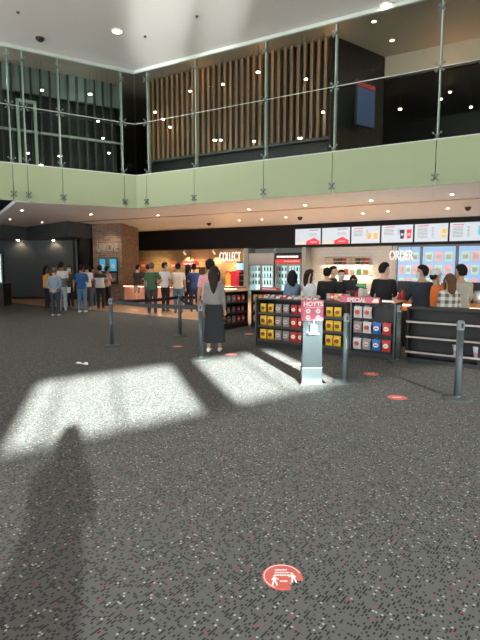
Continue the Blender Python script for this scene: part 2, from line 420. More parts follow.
# dark entry wall on the left
hp = [gp(-30,224,ZS)[:2], gp(0,225,ZS)[:2], gp(27,227,ZS)[:2], gp(67,221,ZS)[:2], gp(91,224,ZS)[:2], (-6.6,25.6), (-14.8,25.6)]
struct(MB().prism([tuple(p) for p in hp], 2.95, 4.1).build('wall_left_header', mat('slate_panel', (.055,.062,.07), .5, var=.05, nscale=3)))
struct(MB().box(-14.8, -8.3, 24.42, 24.6, 0, 2.95).build('wall_left_entry', M_darkwall))
struct(MB().box(-14.8, -8.3, 24.38, 24.42, 0, .12).build('baseboard_left', M_black))
struct(MB().prism([(-8.4,24.35),(-7.0,22.62),(-6.6,24.8),(-8.0,25.4)], 0, 2.95).build('wall_left_jamb', M_black))
struct(MB().box(-8.05,-7.95,23.68,23.8,0,2.95).build('trim_4', mat('slate_trim', (.06,.068,.075), .5)))
# outer shell
struct(MB().box(-14.9, 14, 30.8, 31, 0, ZC).build('wall_back', M_darkwall))
struct(MB().box(13.9, 14, 5, 31, 0, ZC).build('wall_right', M_wall))
struct(MB().box(-15, -14.9, 13, 31, 0, ZC).build('wall_left', M_darkwall))
# left wall toward the street: unseen tall window added to let in sky fill
root = empty('window_20', (-15,0,0)); struct(root)
MB().box(-.02, .1, 9.2, 13, 0, ZC).box(-.02,.1,-18,9.2,0,.4).box(-.02,.1,-18,9.2,7.5,ZC).build('window_surround', M_wall, root)
for y in range(-15, 10, 3): MB().box(-.02,.12,y-.05,y+.05,.4,7.5).build('mullion', M_dsteel, root)

# window wall behind, with the low sun in its clear band
AZ, ELV = R(16), R(18.3)
sh = Vector((-math.sin(AZ), math.cos(AZ)))           # horizontal travel of sunlight
def back(u, v):
    g = gp(u,v); P = Vector(g[:2])
    n = Vector((-wd.y, wd.x)); L = (P-wp).dot(n)/sh.dot(n)
    q = P-sh*L
    return (q-wp).dot(wd), L*math.tan(ELV)
cor = {k: back(*k) for k in ((45,382),(175,363),(197,412),(0,445),(185,362),(262,408),(250,352),(330,388),(352,384))}
print('BACKPROJ', {k: (round(a,2), round(b,2)) for k,(a,b) in cor.items()})
nrot = math.atan2(wd.y, wd.x)
root = empty('wall_street', (wp.x,wp.y,0), nrot); struct(root)
op = [(-1.85,.27), (.72,2.55)]
MB().box(-21, 15, -.06, .06, 4.05, ZC).build('upper_wall', M_wall, root)
MB().box(-21, 15, -.03, .03, 3.10, 3.14).build('canopy_beam', M_dsteel, root)
MB().box(-21, 15, -.06, .06, 0, .12).build('plinth', M_dsteel, root)
MB().box(-21, op[0][0], -.06, .06, 3.14, 4.05).build('side_wall', M_wall, root)
MB().box(op[0][1], op[1][0], -.06, .06, 3.14, 4.05).build('pier', M_wall, root)
MB().box(op[1][1], 15, -.06, .06, 3.14, 4.05).build('side_wall', M_wall, root)
w = empty('window_21', (wp.x,wp.y,0), nrot); struct(w)
for a, b in op: MB().box(a, b, -.01, .01, 3.14, 4.05).build('clear_pane', M_wglass, w)
MB()._add([(-21,0,.12),(15,0,.12),(15,0,3.10),(-21,0,3.10)], [(0,1,2,3)]).build('frosted_pane', M_tint, w)
for x in (-1.5, -.72, 1.6): MB().box(x-.013, x+.013, -.02, .02, 3.14, 4.05).build('mullion', M_dsteel, w)

# ------------------------------------------------------------------ lights
sd = Vector((sh.x*math.cos(ELV), sh.y*math.cos(ELV), -math.sin(ELV)))
sl = bpy.data.lights.new('sun', 'SUN'); sl.energy = 98; sl.angle = R(1.1); sl.color = (.97, 1, .96)
so = bpy.data.objects.new('sun', sl); COL.objects.link(so); so.location = (5,-15,8); so.rotation_euler = sd.to_track_quat('-Z','Y').to_euler()
W = bpy.data.worlds.new('world'); S.world = W; W.use_nodes = True
bg = W.node_tree.nodes['Background']; bg.inputs[1].default_value = 1.0
wn_ = W.node_tree; tcw = N(wn_, 'ShaderNodeTexCoord'); sxw = N(wn_, 'ShaderNodeSeparateXYZ'); wn_.links.new(tcw.outputs['Generated'], sxw.inputs[0])
up = math_(wn_, 'GREATER_THAN', sxw.outputs[2], 0.0)       # open sky above; brighter lower half added to light the ceilings
wn_.links.new(mixc(wn_, up, (12.5, 12.0, 11.4, 1), (2.6, 2.8, 3.0, 1)), bg.inputs[0])
pa = bpy.data.lights.new('window_portal', 'AREA'); pa.shape = 'RECTANGLE'; pa.size = 27; pa.size_y = 7.1; pa.cycles.is_portal = True
po = bpy.data.objects.new('window_portal', pa); COL.objects.link(po); po.location = (-15.05, -4.4, 3.95); po.rotation_euler = Vector((1,0,0)).to_track_quat('-Z','Z').to_euler()

def downlight(name, p, r, label, m=None, power=0, ang=120, col=(1,.92,.83), group=None):
    t = empty(name, p, 0, label, 'ceiling light', group)
    MB().lathe([(r*1.5,0),(r*1.5,-.012),(r*1.05,-.02),(r*1.05,-.004)], n=16).build('trim_ring', M_white, t)
    MB().lathe([(r,-.004),(r,-.014),(r*.5,-.018)], n=16).build('lamp', m or M_lamp, t)
    if power: spot('lamp_light', (p[0],p[1],p[2]-.05), (p[0],p[1],0), power, ang, col)
    return t
for (u,v), lab in (((117,31),'bright warm downlight in the white hall ceiling, the one at the left'), ((386,5),'bright warm downlight in the high ceiling near the top right')):
    g = gp(u,v,ZC); downlight('ceiling_downlight', g, .11, lab, power=500, ang=140)
for i, (u,v) in enumerate(((374,21),(392,40),(408,55))):
    p = gp(u,v,ZC-.01) if i < 2 else gp(u,v,ZC-.01)
    downlight('ceiling_downlight', p, .05, 'small downlight in the brown ceiling behind the glass, %s of three' % ('nearest','middle','farthest')[i], power=22)
sof = [(22,210,'near the black ceiling corner'),(10,219,'over the dark entry, farthest left'),(42,222,'just in front of the dark header'),
 (91,214,'in front of the brick pier'),(158,215,'left of the leftmost black speaker'),(249,209,'near the bronze slot, above the fridges'),
 (239,220,'close to the black fascia, over the collect sign'),(262,219,'close to the black fascia, over the plain fridge'),(286,217,'close to the black fascia, over the second fridge'),
 (305,205,'on the hall side of the slot, left of the menu boards'),(371,200,'on the hall side of the slot, above the drinks menu'),(363,213,'behind the slot, above the popcorn menu'),
 (388,211,'behind the slot, above the cup menu'),(448,208,'behind the slot, at the far right'),(452,194,'on the hall side of the slot, at the far right')]
for i, (u,v,l) in enumerate(sof):
    g = gp(u,v,ZS-.001); downlight('soffit_downlight', g, .05, 'small round soffit downlight '+l, power=380 if u > 100 else 14, col=(1,.9,.78))
for u,v,l in ((209,223,'over the collect wall'),(300,217,'left of the menu boards'),(468,207,'above the menu boards at far right')):
    g = gp(u,v,ZS)
    tag(MB().lathe([(.10,0),(.10,-.03),(.07,-.10),(.02,-.13)], n=16).build('ceiling_speaker', M_black, loc=g), 'small black conical ceiling speaker '+l, 'speaker')
g = gp(40,38,ZC); tag(MB().lathe([(.12,0),(.12,-.03),(.07,-.09),(.02,-.10)], n=16).build('smoke_detector', M_black, loc=g), 'dark dome detector on the white hall ceiling at the left', 'detector')
for u,v,l in ((18,12,'at the far left'),(145,36,'right of the bright downlight'),(197,16,'in the centre')):
    g = gp(u,v,ZC); tag(MB().lathe([(.04,0),(.04,-.02),(.02,-.04)], n=12).build('sprinkler_head', M_dsteel, loc=g), 'tiny sprinkler head on the white ceiling '+l, 'sprinkler')
# hall lamp reflections in the upper glass, built as small glowing drops
refl_spots = [(90,94,0),(98,121,0),(48,35,0),(70,64,0),(42,90,0),(103,138,0),(60,156,0),(109,153,0),(28,153,0),(41,165,0),
        (155,112,1),(170,127,1),(163,119,1),(223,84,1),(190,91,1),(215,140,1),(221,140,1),(254,141,1),(258,72,1),(306,79,1),(323,112,1),(300,138,1),(381,38+1,1),(409,89,1),(400,109,1),(450,92,1),(471,107,1),(379,80,1),(441,99,1)]
for i, (u,v,r) in enumerate(refl_spots):
    P, D = (K, E1) if r else (K, EL)
    off = (.5 if r else -.7)+.1*((i*7)%3-1)
    if u > 340: off = 4.0
    if u > 395: off = 4.6
    q = pl(u,v,w2(P,D,0,off),D)
    if q.z > ZC-.1: continue
    topz = ZC
    if u > 386: topz = min(ZC, zb) if q.z < zb else ZC
    t = empty('lamp_reflection', (q.x,q.y,q.z), 0, None, 'pendant light', 'lamp reflections in the upper glazing')
    t['label'] = 'tiny lamp reflection behind upper %s glazing, %s' % ('right' if r else 'left',
        '%s bay %s' % (('first','second','third','fourth','fifth')[min(4,int(max(0,(u-140)/68)))] if r else ('first','second','third')[min(2,int((137-u)/48))], 'from the corner, %s' % ('near its top','at mid height','low down')[min(2,int(v/ (55 if r else 60)))]))
    MB().lathe([(.028,0),(.05,.01),(.045,.07),(.012,.09)], n=10).build('drop_shell', M_dsteel, t)
    MB().ball((0,0,-.005), (.045 if i % 3 else .06, .045, .024), 10, 6).build('reflection_glow', M_lamp, t)
    MB().tube([(0,0,.08),(0,0,topz-q.z)], .004, 5).build('drop_rod', M_black, t)
for s_ in (2.2, 4.4, 6.6): q = w2(K,E1,s_,.45); point('batten_fill', (q[0],q[1],7.6), 4, (1,.55,.25), .06);  # added points warm the battens, without any fitting
q = w2(K,E1,11,3.0); point('upper_fill', (q[0],q[1],6.6), 30, (1,.62,.36), .1)  # added points lift the upper ceiling and bulkhead
q = w2(K,E1,9.3,2.6); point('upper_fill', (q[0],q[1],7.0), 14, (1,.55,.28), .1)
for s_ in (-1.5,-4.0): q = w2((K[0],K[1]),(EL.x,EL.y),-s_,-.75); point('shop_glow', (q[0],q[1],7.2), 8, (.8,.95,.95), .06)
# screen in the upper storey
_a = Vector(w2(K,E1,send,.8)); _d = (c2.xy-_a).normalized(); _a = _a+Vector((_d.y,-_d.x))*.35
q = pl(366,105,tuple(_a),tuple(_d))
t = empty('wall_screen', (q.x,q.y,q.z), math.atan2(_d.y,_d.x), 'blue upright screen with a red top strip behind the upper glass', 'screen')
MB().box(-.42,.42,0,.07,-.62,.62).build('casing', M_black, t, bevel=.01)
MB().box(-.38,.38,-.012,0,-.58,.44).build('display', mat('screen_blue', (.02,.05,.12), emit=.3, ecol=(.06,.11,.24), var=.5, nscale=9), t)
MB().box(-.38,.38,-.012,0,.46,.58).build('red_strip', mat('screen_red', (.2,.02,.02), emit=.4, ecol=(.4,.04,.04), var=0), t)
MB().box(-.03,.03,.07,.30,-.1,.1).build('bracket', M_black, t)

# warm and neutral lamps of the counters
for s_ in (-14.5, -12.6, -10.6, -9.0):
    p = w2(Fp, E1, s_, .45); 
    t = empty('track_spotlight', (p[0],p[1],2.55), ROT_R, 'white spotlight aimed at the brown stone wall, %s' % {-14.5:'farthest left',-12.6:'second from the brick pier',-10.6:'above the red lit machine',-9.0:'beside the collect sign'}[s_], 'spotlight')
    MB().box(-.02,.02,-.02,.02,-.12,0).build('bracket', M_white, t)
    MB().tube([(0,-.1,-.10),(0,.12,-.24)], [.045,.06], 10).build('head', M_white, t)
    spot('spotlight_beam', (p[0]+.08,p[1]+.14,2.28), (*w2(Fp,E1,s_,.9),1.2), 130, 110, (1,.70,.36), .04)
for u in (20, 55):
    g = pl(u,240,(-14,24.42),(1,0)); p = (g.x, 24.2, 2.9)
    t = empty('wall_washer', (p[0],p[1],2.95), 0, 'recessed washer lighting the dark entry wall, %s one' % ('left' if u == 20 else 'right'), 'ceiling light')
    MB().lathe([(.06,0),(.06,-.02),(.04,-.025)], n=12).build('lamp_face', M_lamp, t)
    spot('washer_beam', (p[0],p[1]-.02,2.9), (p[0],24.42,2.0), 20, 125, (1,.62,.36), .025)

# ------------------------------------------------------------------ menu boards, signs, panels on the fascia
us = [295,321.7,351,381,414,449,485,523]
txtc = mat('menu_text', (.25,.27,.3), .5, var=0)
names = ['leftmost, with a red triangle','second from the left, red triangle','with two golden popcorn tubs','with one dark and one red cup','with small yellow snacks','with a blue and yellow drink','mostly outside the right edge of the picture']
scr = mat('menu_white', (.35,.40,.44), .4, emit=.55, ecol=(.76,.87,1), var=0)
def printm(n, c, e=.5): return mat('screen_'+n, c, .4, emit=e, ecol=c, var=0)
sred, syel, sdk, sblu = printm('crimson',(.75,.04,.08)), printm('gold',(.85,.5,.08)), printm('darkcup',(.03,.04,.08),.2), printm('sky',(.1,.55,.65))
scream = printm('cream',(.85,.7,.5))
for i in range(7):
    s0 = fs(us[i],238,-.12); s1 = fs(us[i+1],238,-.12)-.03
    p = w2(Fp,E1,s0,-.12); Wd = s1-s0
    t = empty('menu_board', (p[0],p[1],2.62), ROT_R, 'bright digital menu board under the soffit, '+names[i], 'menu board', 'row of menu boards')
    MB().box(0,Wd,0,.09,0,.78).build('casing', M_black, t, bevel=.008)
    MB().box(.02,Wd-.02,-.012,0,.03,.75).build('display', scr, t)
    hd = MB().box(*( (Wd*.1,Wd*.42) if i > 1 else (Wd*.55,Wd*.9) ),-.018,-.012,.66,.69)
    hd.build('heading', sred if i > 1 else txtc, t)
    mb = MB()
    rows = 8 if i > 3 else 5
    if i > 1:
        for r in range(rows):
            z = .58-r*.055; mb.box(Wd*.1, Wd*(.40+.1*((r*3)%3)/3), -.016,-.012, z, z+.014); mb.box(Wd*.52, Wd*.59, -.016,-.012, z, z+.014)
    else:
        for r in range(2): mb.box(Wd*.55, Wd*.85, -.016,-.012, .5-r*.05, .512-r*.05)
    mb.build('price_lines', txtc, t)
    if i < 2:
        MB().plate([(Wd*.45,.03),(Wd*.95,.03),(Wd*.95,.18),(Wd*.74,.34),(Wd*.45,.18)], -.02,-.012).build('red_banner', sred, t)
        mb = MB()
        for q in range(9): mb.ball((Wd*(.06+.045*q), -.014, .07+.05*math.sin(q*1.3)**2), (.045,.008,.04), 8, 6)
        mb.build('popcorn_picture', scream, t)
        MB().box(Wd*.6,Wd*.84,-.024,-.02,.12,.16).build('banner_text', M_whiteprint, t)
    elif i == 2:
        for x, m_ in ((Wd*.62,syel),(Wd*.85,syel)):
            MB().plate([(x-.07,.2),(x+.07,.2),(x+.11,.46),(x-.11,.46)], -.02,-.012).build('popcorn_tub', m_, t)
            MB().plate([(x-.05,.27),(x+.05,.27),(x+.06,.38),(x-.06,.38)], -.024,-.02).build('tub_label', M_whiteprint, t)
    elif i == 3:
        for x, m_ in ((Wd*.66,sdk),(Wd*.87,sred)):
            MB().plate([(x-.07,.18),(x+.07,.18),(x+.1,.55),(x-.1,.55)], -.02,-.012).build('cup_picture', m_, t)
            MB().plate([(x-.05,.3),(x+.05,.3),(x+.055,.4),(x-.055,.4)], -.024,-.02).build('cup_label', M_whiteprint, t)
    elif i == 4:
        MB().plate([(Wd*.82,.35),(Wd*.95,.35),(Wd*.95,.55),(Wd*.82,.52)], -.02,-.012).plate([(Wd*.8,.18),(Wd*.92,.18),(Wd*.92,.3),(Wd*.8,.3)], -.02,-.012).build('snack_picture', syel, t)
    else:
        MB().plate([(Wd*.82,.3),(Wd*.9,.2),(Wd*.98,.6),(Wd*.84,.62)], -.02,-.012).build('drink_picture', sblu, t)
        MB().plate([(Wd*.93,.16),(Wd*.99,.16),(Wd*.99,.4),(Wd*.93,.4)], -.022,-.02).build('drink_picture', syel, t)
sign = mat('sign_white', (.6,.6,.6), emit=.85, ecol=(1,.98,.94), var=0)
def letter_sign(txt, u0, u1, v0, v1, off, label, m, z_off=0):
    sA = fs(u0,(v0+v1)/2,off); sB = fs(u1,(v0+v1)/2,off)
    pA = pl(u0,v0,w2(Fp,E1,0,off),E1); pB = pl(u0,v1,w2(Fp,E1,0,off),E1)
    h = pA.z-pB.z; p = w2(Fp,E1,(sA+sB)/2,off)
    t = empty('lettering_sign', (p[0],p[1],pB.z), ROT_R, label, 'sign')
    o = text('letters', txt, 1.0, m, t, (0,0,0), bold=.0)
    xs = [v.co.x for v in o.data.vertices]; ys = [v.co.y for v in o.data.vertices]
    o.scale = ((sB-sA)/(max(xs)-min(xs)), h/(max(ys)-min(ys)), 2.5)
    o.location.x = -(max(xs)+min(xs))/2*o.scale[0]
    MB().box(-(sB-sA)/2,(sB-sA)/2,.03,.06,h*.45,h*.52).build('mounting_rail', M_black, t)
    MB().tube([(-(sB-sA)*.4,.05,h*.5),(-(sB-sA)*.4,.05,2.62-pB.z)],.012,6).build('hanger', M_black, t)
    MB().tube([((sB-sA)*.4,.05,h*.5),((sB-sA)*.4,.05,2.62-pB.z)],.012,6).build('hanger', M_black, t)
    return t
letter_sign('COLLECT', 219.5, 240.5, 252, 261, .35, 'white glowing COLLECT lettering over the stone wall', sign)
letter_sign('ORDER', 389.5, 413, 250.5, 260, .30, 'white glowing ORDER lettering hanging before the blue panels', sign)
# three bright digital panels with six tub pictures each
pan = mat('panel_blue', (.25,.36,.5), .4, emit=.62, ecol=(.36,.60,.98), var=0)
pgr, ppk = printm('mint',(.45,.75,.55),.6), printm('rose',(.85,.42,.42),.6)
for i, (u0,u1) in enumerate(((398,419.5),(422.5,455),(458.5,492))):
    s0 = fs(u0,265,.7); s1 = fs(u1,265,.7); p = w2(Fp,E1,s0,.7); Wd = s1-s0
    t = empty('poster_panel', (p[0],p[1],.95), ROT_R, 'bright pale blue panel with tub pictures, %s' % ('behind the ORDER letters','in the middle, above the navy shirt','at the right, above the beige shirt')[i], 'display panel', 'blue panels behind the counter')
    MB().box(-.06,Wd+.06,0,.18,-.95,1.6).build('casing', M_dsteel, t)
    MB().box(0,Wd,-.015,0,0,1.53).build('display', pan, t)
    for r in range(3):
        for c in range(3):
            x = Wd*(.2+.3*c); z = 1.1-r*.55
            f = MB().plate([(x-Wd*.10,z-.18),(x+Wd*.10,z-.18),(x+Wd*.12,z+.2),(x-Wd*.12,z+.2)], -.03,-.015).build('tub_picture', ppk if (c+r) % 2 else pgr, t)
            MB().box(x-Wd*.08,x+Wd*.08,-.036,-.03,z-.1,z+.1).build('tub_label', M_whiteprint, f)
# word sign on the brick pier: pale outline lettering, and two blue kiosks below it
bD = (Vector(bp[1])-Vector(bp[0])).normalized(); bP = tuple(Vector(bp[0])-Vector((-bD.y,bD.x))*.04)
rotB = math.atan2(bD.y,bD.x)
pA = pl(97,244,bP,bD); pB = pl(117,251,bP,bD)
t = empty('lettering_sign', (pA.x,pA.y,pB.z), rotB, 'faint unlit SNACKS style lettering fixed on the brick pier', 'sign')
t['label'] = 'faint unlit pale lettering fixed high on the brick pier'
o = text('letters', 'UNKCINE', 1.0, mat('dull_letter', (.42,.36,.31), .5), t, (0,0,0), bold=.01)
xs = [v.co.x for v in o.data.vertices]; wid = (pB-pA).length
o.scale = (wid/(max(xs)-min(xs)), .36/.72, 1); o.location.x = wid/2
kb = printm('kiosk_blue', (.04,.30,.48), .8)
for i, (u0,u1) in enumerate(((99.5,107),(109.5,118))):
    q0 = pl(u0,258,bP,bD); q1 = pl(u1,284,bP,bD); Wd = (q1.xy-q0.xy).length; h = q0.z-q1.z
    t = empty('ticket_screen', (q0.x,q0.y,q1.z), rotB, 'glowing blue screen on the brick pier, %s of the two' % ('left','right')[i], 'screen', 'blue screens on the brick pier')
    MB().box(0,Wd,-.03,.02,0,h).build('casing', M_black, t, bevel=.01)
    MB().box(.03,Wd-.03,-.045,-.03,h*.5,h-.04).build('display', kb, t)
    MB().lathe([(.001,-.02),(.1,0),(.001,.02)], (Wd/2,0,0), 12).build('emblem', M_whiteprint, t)
    e = t.children[-1]; e.rotation_euler.x = PI/2; e.location = (0,-.05,h*.68)
    MB().box(.05,Wd-.05,-.045,-.03,.08,h*.42).build('lower_print', mat('grey_print', (.16,.15,.15), .5, var=.6, nscale=14), t)
# advertising light box at far left
t = empty('light_box', (-10.25,20.3,0), 0, 'black cabinet with a glowing upright poster at the far left edge', 'display')
MB().box(-.9,.42,-.35,.35,0,.93).build('cabinet', M_black, t, bevel=.01)
MB().box(-.9,.30,-.1,.1,.93,2.2).build('poster_frame', M_dsteel, t, bevel=.01)
MB().box(-.85,.25,-.12,-.1,.98,2.15).build('poster', mat('poster_glow', (.7,.8,.8), emit=.9, ecol=(.6,.75,.78), var=0), t)

# ------------------------------------------------------------------ collect area
P0 = (-5.0,20.75)
s_end = 5.6
t = empty('collect_counter', (P0[0],P0[1],0), ROT_R, 'long pink lit collect counter with dark top along the stone wall', 'counter')
MB().box(0,s_end,0,.7,.10,.82).build('front', mat('pink_tile', (.55,.30,.22), .5, var=.1), t)
MB().box(-.03,s_end+.03,-.08,.72,.82,.88).build('worktop', mat('dark_red_top', (.10,.035,.03), .3), t, bevel=.008)
MB().box(0,s_end,.04,.6,0,.10).build('kickboard', M_black, t)
for i in range(4): point('counter_glow', (*w2(P0,E1,.7+i*1.4,-.22),.70), 4, (1,.55,.35), .05)
MB().box(0,s_end,-.05,-.03,.79,.815).build('light_strip', mat('strip_glow', (1,.7,.5), emit=5, ecol=(1,.55,.35), var=0), t)
# red lit machine, posters and warmer on the wall
def wallbox(name, u0,u1,v0,v1, off, dep, label, cat):
    """an upright item against the stone wall: root at its lower left front corner"""
    P = w2(Fp,E1,0,off); a = pl(u0,v0,P,E1); b = pl(u1,v1,P,E1)
    t = empty(name, (a.x,a.y,b.z), ROT_R, label, cat)
    return t, (Vector(b[:2])-Vector(a[:2])).length, a.z-b.z
t, Wd, h = wallbox('lit_sign', 182,197,261.5,266,.2,.1,'red lit sign with white writing hanging above the drinks machine','sign')
MB().box(0,Wd,0,.18,0,h).build('casing', printm('signred',(.7,.03,.03),.9), t, bevel=.02)
mb = MB()
for k in range(7): mb.box(Wd*(.12+.11*k),Wd*(.12+.11*k)+Wd*.07,-.02,0,h*.3,h*.7)
mb.build('writing', sign, t)
MB().tube([(Wd/2,.09,h),(Wd/2,.09,2.56-t.location.z)],.02,6).build('hanger', M_black, t)
t, Wd, h = wallbox('popcorn_warmer', 226,237,271,287,.25,.5,'red and orange glowing popcorn warmer below the COLLECT sign','warmer')
z0 = t.location.z
MB().box(0,Wd,0,.5,0,h).build('case', printm('warmred',(.72,.04,.06),.55), t, bevel=.03)
MB().plate([(0,0),(Wd*.42,0),(Wd*.42,h*.75),(Wd*.2,h*.95),(0,h*.7)],-.03,0).build('lit_window', printm('warmorange',(.95,.30,.04),1.1), t)
MB().plate([(Wd*.15,h*.1),(Wd*.30,h*.1),(Wd*.34,h*.55),(Wd*.12,h*.45)],-.05,-.03).build('popcorn', syel, t)
MB().box(-.05,Wd+.05,-.02,.52,-z0,0).build('stand', M_black, t)
t, Wd, h = wallbox('wall_monitor', 236,244,262.5,270.5,.6,.1,'small blue monitor on the wall beside the COLLECT sign','screen')
MB().box(0,Wd,0,.28,0,h).build('casing', M_black, t, bevel=.01)
MB().box(.03,Wd-.03,-.012,0,.03,h-.03).build('display', printm('monblue',(.18,.45,.85),1.0), t)
t, Wd, h = wallbox('back_cabinet', 239,244.2,272.5,292,.3,.5,'dark cabinet with shelves under the small blue monitor','cabinet'); z0 = t.location.z
MB().box(0,Wd,.02,.5,-z0,h).build('carcass', M_blk2, t)
for k in range(3): MB().box(0,Wd,0,.02,h*(.25+.3*k),h*(.25+.3*k)+.05).build('shelf_edge', M_steel, t)
t, Wd, h = wallbox('drinks_machine', 186,200,267,288,.3,.5,'dark drinks machine with orange glow behind the blue shirt','machine'); z0 = t.location.z
MB().box(0,Wd,.02,.5,-z0,h).build('carcass', M_blk2, t, bevel=.02)
MB().box(Wd*.1,Wd*.9,-.01,.02,h*.45,h*.9).build('lit_panel', printm('machglow',(.95,.42,.12),1.0), t)
for k in range(4): MB().box(Wd*(.15+.2*k),Wd*(.15+.2*k)+.06,-.08,.02,h*.25,h*.36).build('tap', M_steel, t)
for u, l in ((140,'at the far left'),(171,'behind the white t-shirt')):
    t, Wd, h = wallbox('wall_poster', u,u+6,261,270,.86,.02,'small red poster on the stone wall %s' % l,'poster')
    MB().box(0,Wd,0,.03,0,h).build('sheet', printm('posterred',(.45,.10,.05),.25), t)
    MB().box(Wd*.2,Wd*.8,-.008,0,h*.4,h*.6).build('print', M_whiteprint, t)
for u, p_ in ((160,60),(196,90),(229,110),(148,35)):
    q = pl(u,266,w2(Fp,E1,0,.45),E1); point('stone_wall_glow', (q.x,q.y,q.z), p_*.55, (1,.62,.25), .12)

# fridges
bott = [mat('bottle_'+n, c, .25) for n, c in (('teal',(.1,.45,.4)),('clear',(.5,.65,.7)),('dark',(.05,.03,.03)),('green',(.1,.4,.15)),('redcap',(.5,.05,.05)))]
fw = mat('fridge_liner', (.7,.82,.82), .4, emit=1.1, ecol=(.65,.88,.92), var=0)
bproto = None
for fi, (u0,u1) in enumerate(((249,274),(275.5,301))):
    s0, s1 = fs(u0,270,.1), fs(u1,270,.1); p = w2(Fp,E1,s0,.1); Wd = s1-s0
    t = empty('drinks_fridge', (p[0],p[1],0), ROT_R, ('tall two-door drinks fridge with plain grey header','tall two-door drinks fridge with black and red header')[fi], 'fridge')
    z1 = 1.80; z2 = 2.30
    MB().box(0,.05,0,.7,0,z1).box(Wd-.05,Wd,0,.7,0,z1).box(.05,Wd-.05,.66,.7,0,z1).box(.05,Wd-.05,0,.66,0,.3).box(.05,Wd-.05,0,.66,z1-.06,z1).build('cabinet', M_steel if fi == 0 else mat('fridge_grey', (.32,.35,.36), .4), t)
    MB().box(.05,Wd-.05,.63,.66,.3,z1-.06).build('liner', fw, t)
    MB().box(0,Wd,-.03,.68,z1,z2).build('header', mat('fridge_header', (.50,.54,.55), .5) if fi == 0 else M_black, t, bevel=.006)
    if fi:
        MB().box(0,Wd,-.045,-.03,z1,z1+.18).build('header_stripe', printm('stripe',(.8,.06,.05),.4), t)
        mb = MB(); x = .08; k = 0
        while x < Wd-.14:
            w_ = (.05,.07,.04)[k%3]; mb.box(x,x+w_,-.045,-.03,z2-.24,z2-.14); x += w_+.022; k += 1
        mb.build('header_writing', sign, t)
        mb = MB(); x = Wd*.35; k = 0
        while x < Wd-.14:
            w_ = (.05,.03,.06)[k%3]; mb.box(x,x+w_,-.055,-.045,z1+.06,z1+.12); x += w_+.02; k += 1
        mb.build('stripe_writing', M_whiteprint, t)
    for di in range(2):
        a = Wd*di/2+.01; b = Wd*(di+1)/2-.01
        d_ = MB().box(a,a+.05,-.04,0,.1,z1-.04).box(b-.05,b,-.04,0,.1,z1-.04).box(a+.05,b-.05,-.04,0,.1,.2).box(a+.05,b-.05,-.04,0,z1-.12,z1-.04).build('door', mat('door_frame_grey', (.35,.40,.40), .4), t)
        MB().box(a+.05,b-.05,-.025,-.015,.2,z1-.12).build('glass', M_wglass, d_)
        hx = b-.03 if di == 0 else a+.03
        MB().tube([(hx,-.07,.8),(hx,-.07,1.3)],.014,6).build('handle', M_steel, d_)
    for k in range(4):
        MB().box(.05,Wd-.05,.06,.62,.42+k*.33,.44+k*.33).build('shelf', M_white, t)
    for k in range(1,4):
        for j in range(8):
            x = .13+j*(Wd-.26)/7
            if bproto is None:
                bproto = MB().lathe([(.035,0),(.038,.02),(.038,.14),(.016,.19),(.016,.21)], n=10).build('drink_bottle', bott[0], smooth=True)
                MB().lathe([(.019,.205),(.019,.235)], n=10).build('cap', M_white, bproto); o = bproto
                meshes = []
                for b_ in bott:
                    m2 = o.data.copy(); m2.materials[0] = b_; meshes.append(m2)
            else: o = copy_tree(bproto)
            o.data = meshes[(j//2+k*2+fi*3)%5]
            q = w2(p,E1,x,.22); o.location = (q[0],q[1],.44+k*.33); 
            tag(o, 'small drink bottle in the %s fridge, %s shelf, %s side' % (('plain grey','black and red')[fi], ('','lowest visible','middle','top')[k], ('left','right')[j>3]), 'bottle', 'bottles in the %s fridge, %s shelf %s' % (('first','second')[fi],('','low','middle','top')[k],('left','right')[j>3]))

# kitchen wall: two lit shelves with popcorn tubs
s0, s1 = fs(324,266,.8), fs(372,266,.8)
q = pl(324,264.3,w2(Fp,E1,0,.7),E1); za = q.z; zb2 = pl(324,274.5,w2(Fp,E1,0,.7),E1).z
glow = mat('shelf_glow', (1,.85,.6), emit=2.5, ecol=(1,.76,.45), var=0)
for i, z in enumerate((za, zb2)):
    p = w2(Fp,E1,s0,.45)
    t = empty('wall_shelf', (p[0],p[1],z), ROT_R, ('upper white shelf holding the row of popcorn tubs','lower white shelf beneath the popcorn tubs')[i], 'shelf')
    MB().box(0,s1-s0,0,.45,-.05,0).build('board', M_white, t)
    MB().box(.05,s1-s0-.05,.30,.34,-.07,-.05).build('light_strip', glow, t)
    for k in range(5): q = w2(p,E1,(s1-s0)*(.1+.2*k),.25); point('shelf_light', (q[0],q[1],z-.12), 5, (1,.78,.5), .05)
tubc = [mat('tub_'+n, c, .5) for n, c in (('cream',(.75,.55,.3)),('white',(.7,.68,.6)),('brown',(.25,.12,.06)),('charcoal',(.08,.09,.1)),('red',(.5,.06,.04)))]
tp = None
words = ['cream','white','brown','charcoal','red','green labelled','cream','charcoal','brown','red']
for k, ci in enumerate((0,1,2,3,4,1,0,3,2,4)):
    x = .2+k*(s1-s0-.4)/9
    if tp is None:
        tp = MB().lathe([(.085,0),(.09,.01),(.115,.26),(.12,.27)], n=14).build('popcorn_tub', tubc[0], smooth=True)
        MB().ball((0,0,.28), (.11,.11,.05), 10, 6).build('popcorn', mat('popcorn_cream', (.8,.68,.42), .8), tp)
        MB().lathe([(.1035,.11),(.107,.15)], n=14).build('label_band', M_whiteprint, tp); o = tp; base = o.data; prt = [base]
        for c_ in tubc[1:]: m2 = base.copy(); m2.materials[0] = c_; prt.append(m2)
    else: o = copy_tree(tp)
    o.data = prt[ci]; q = w2(Fp,E1,s0+x,.66); o.location = (q[0],q[1],za)
    tag(o, '%s popcorn tub, %s from the left on the upper wall shelf' % (words[k].capitalize(), ('first','second','third','fourth','fifth','sixth','seventh','eighth','ninth','last')[k]), 'popcorn tub', 'tubs on the upper wall shelf')
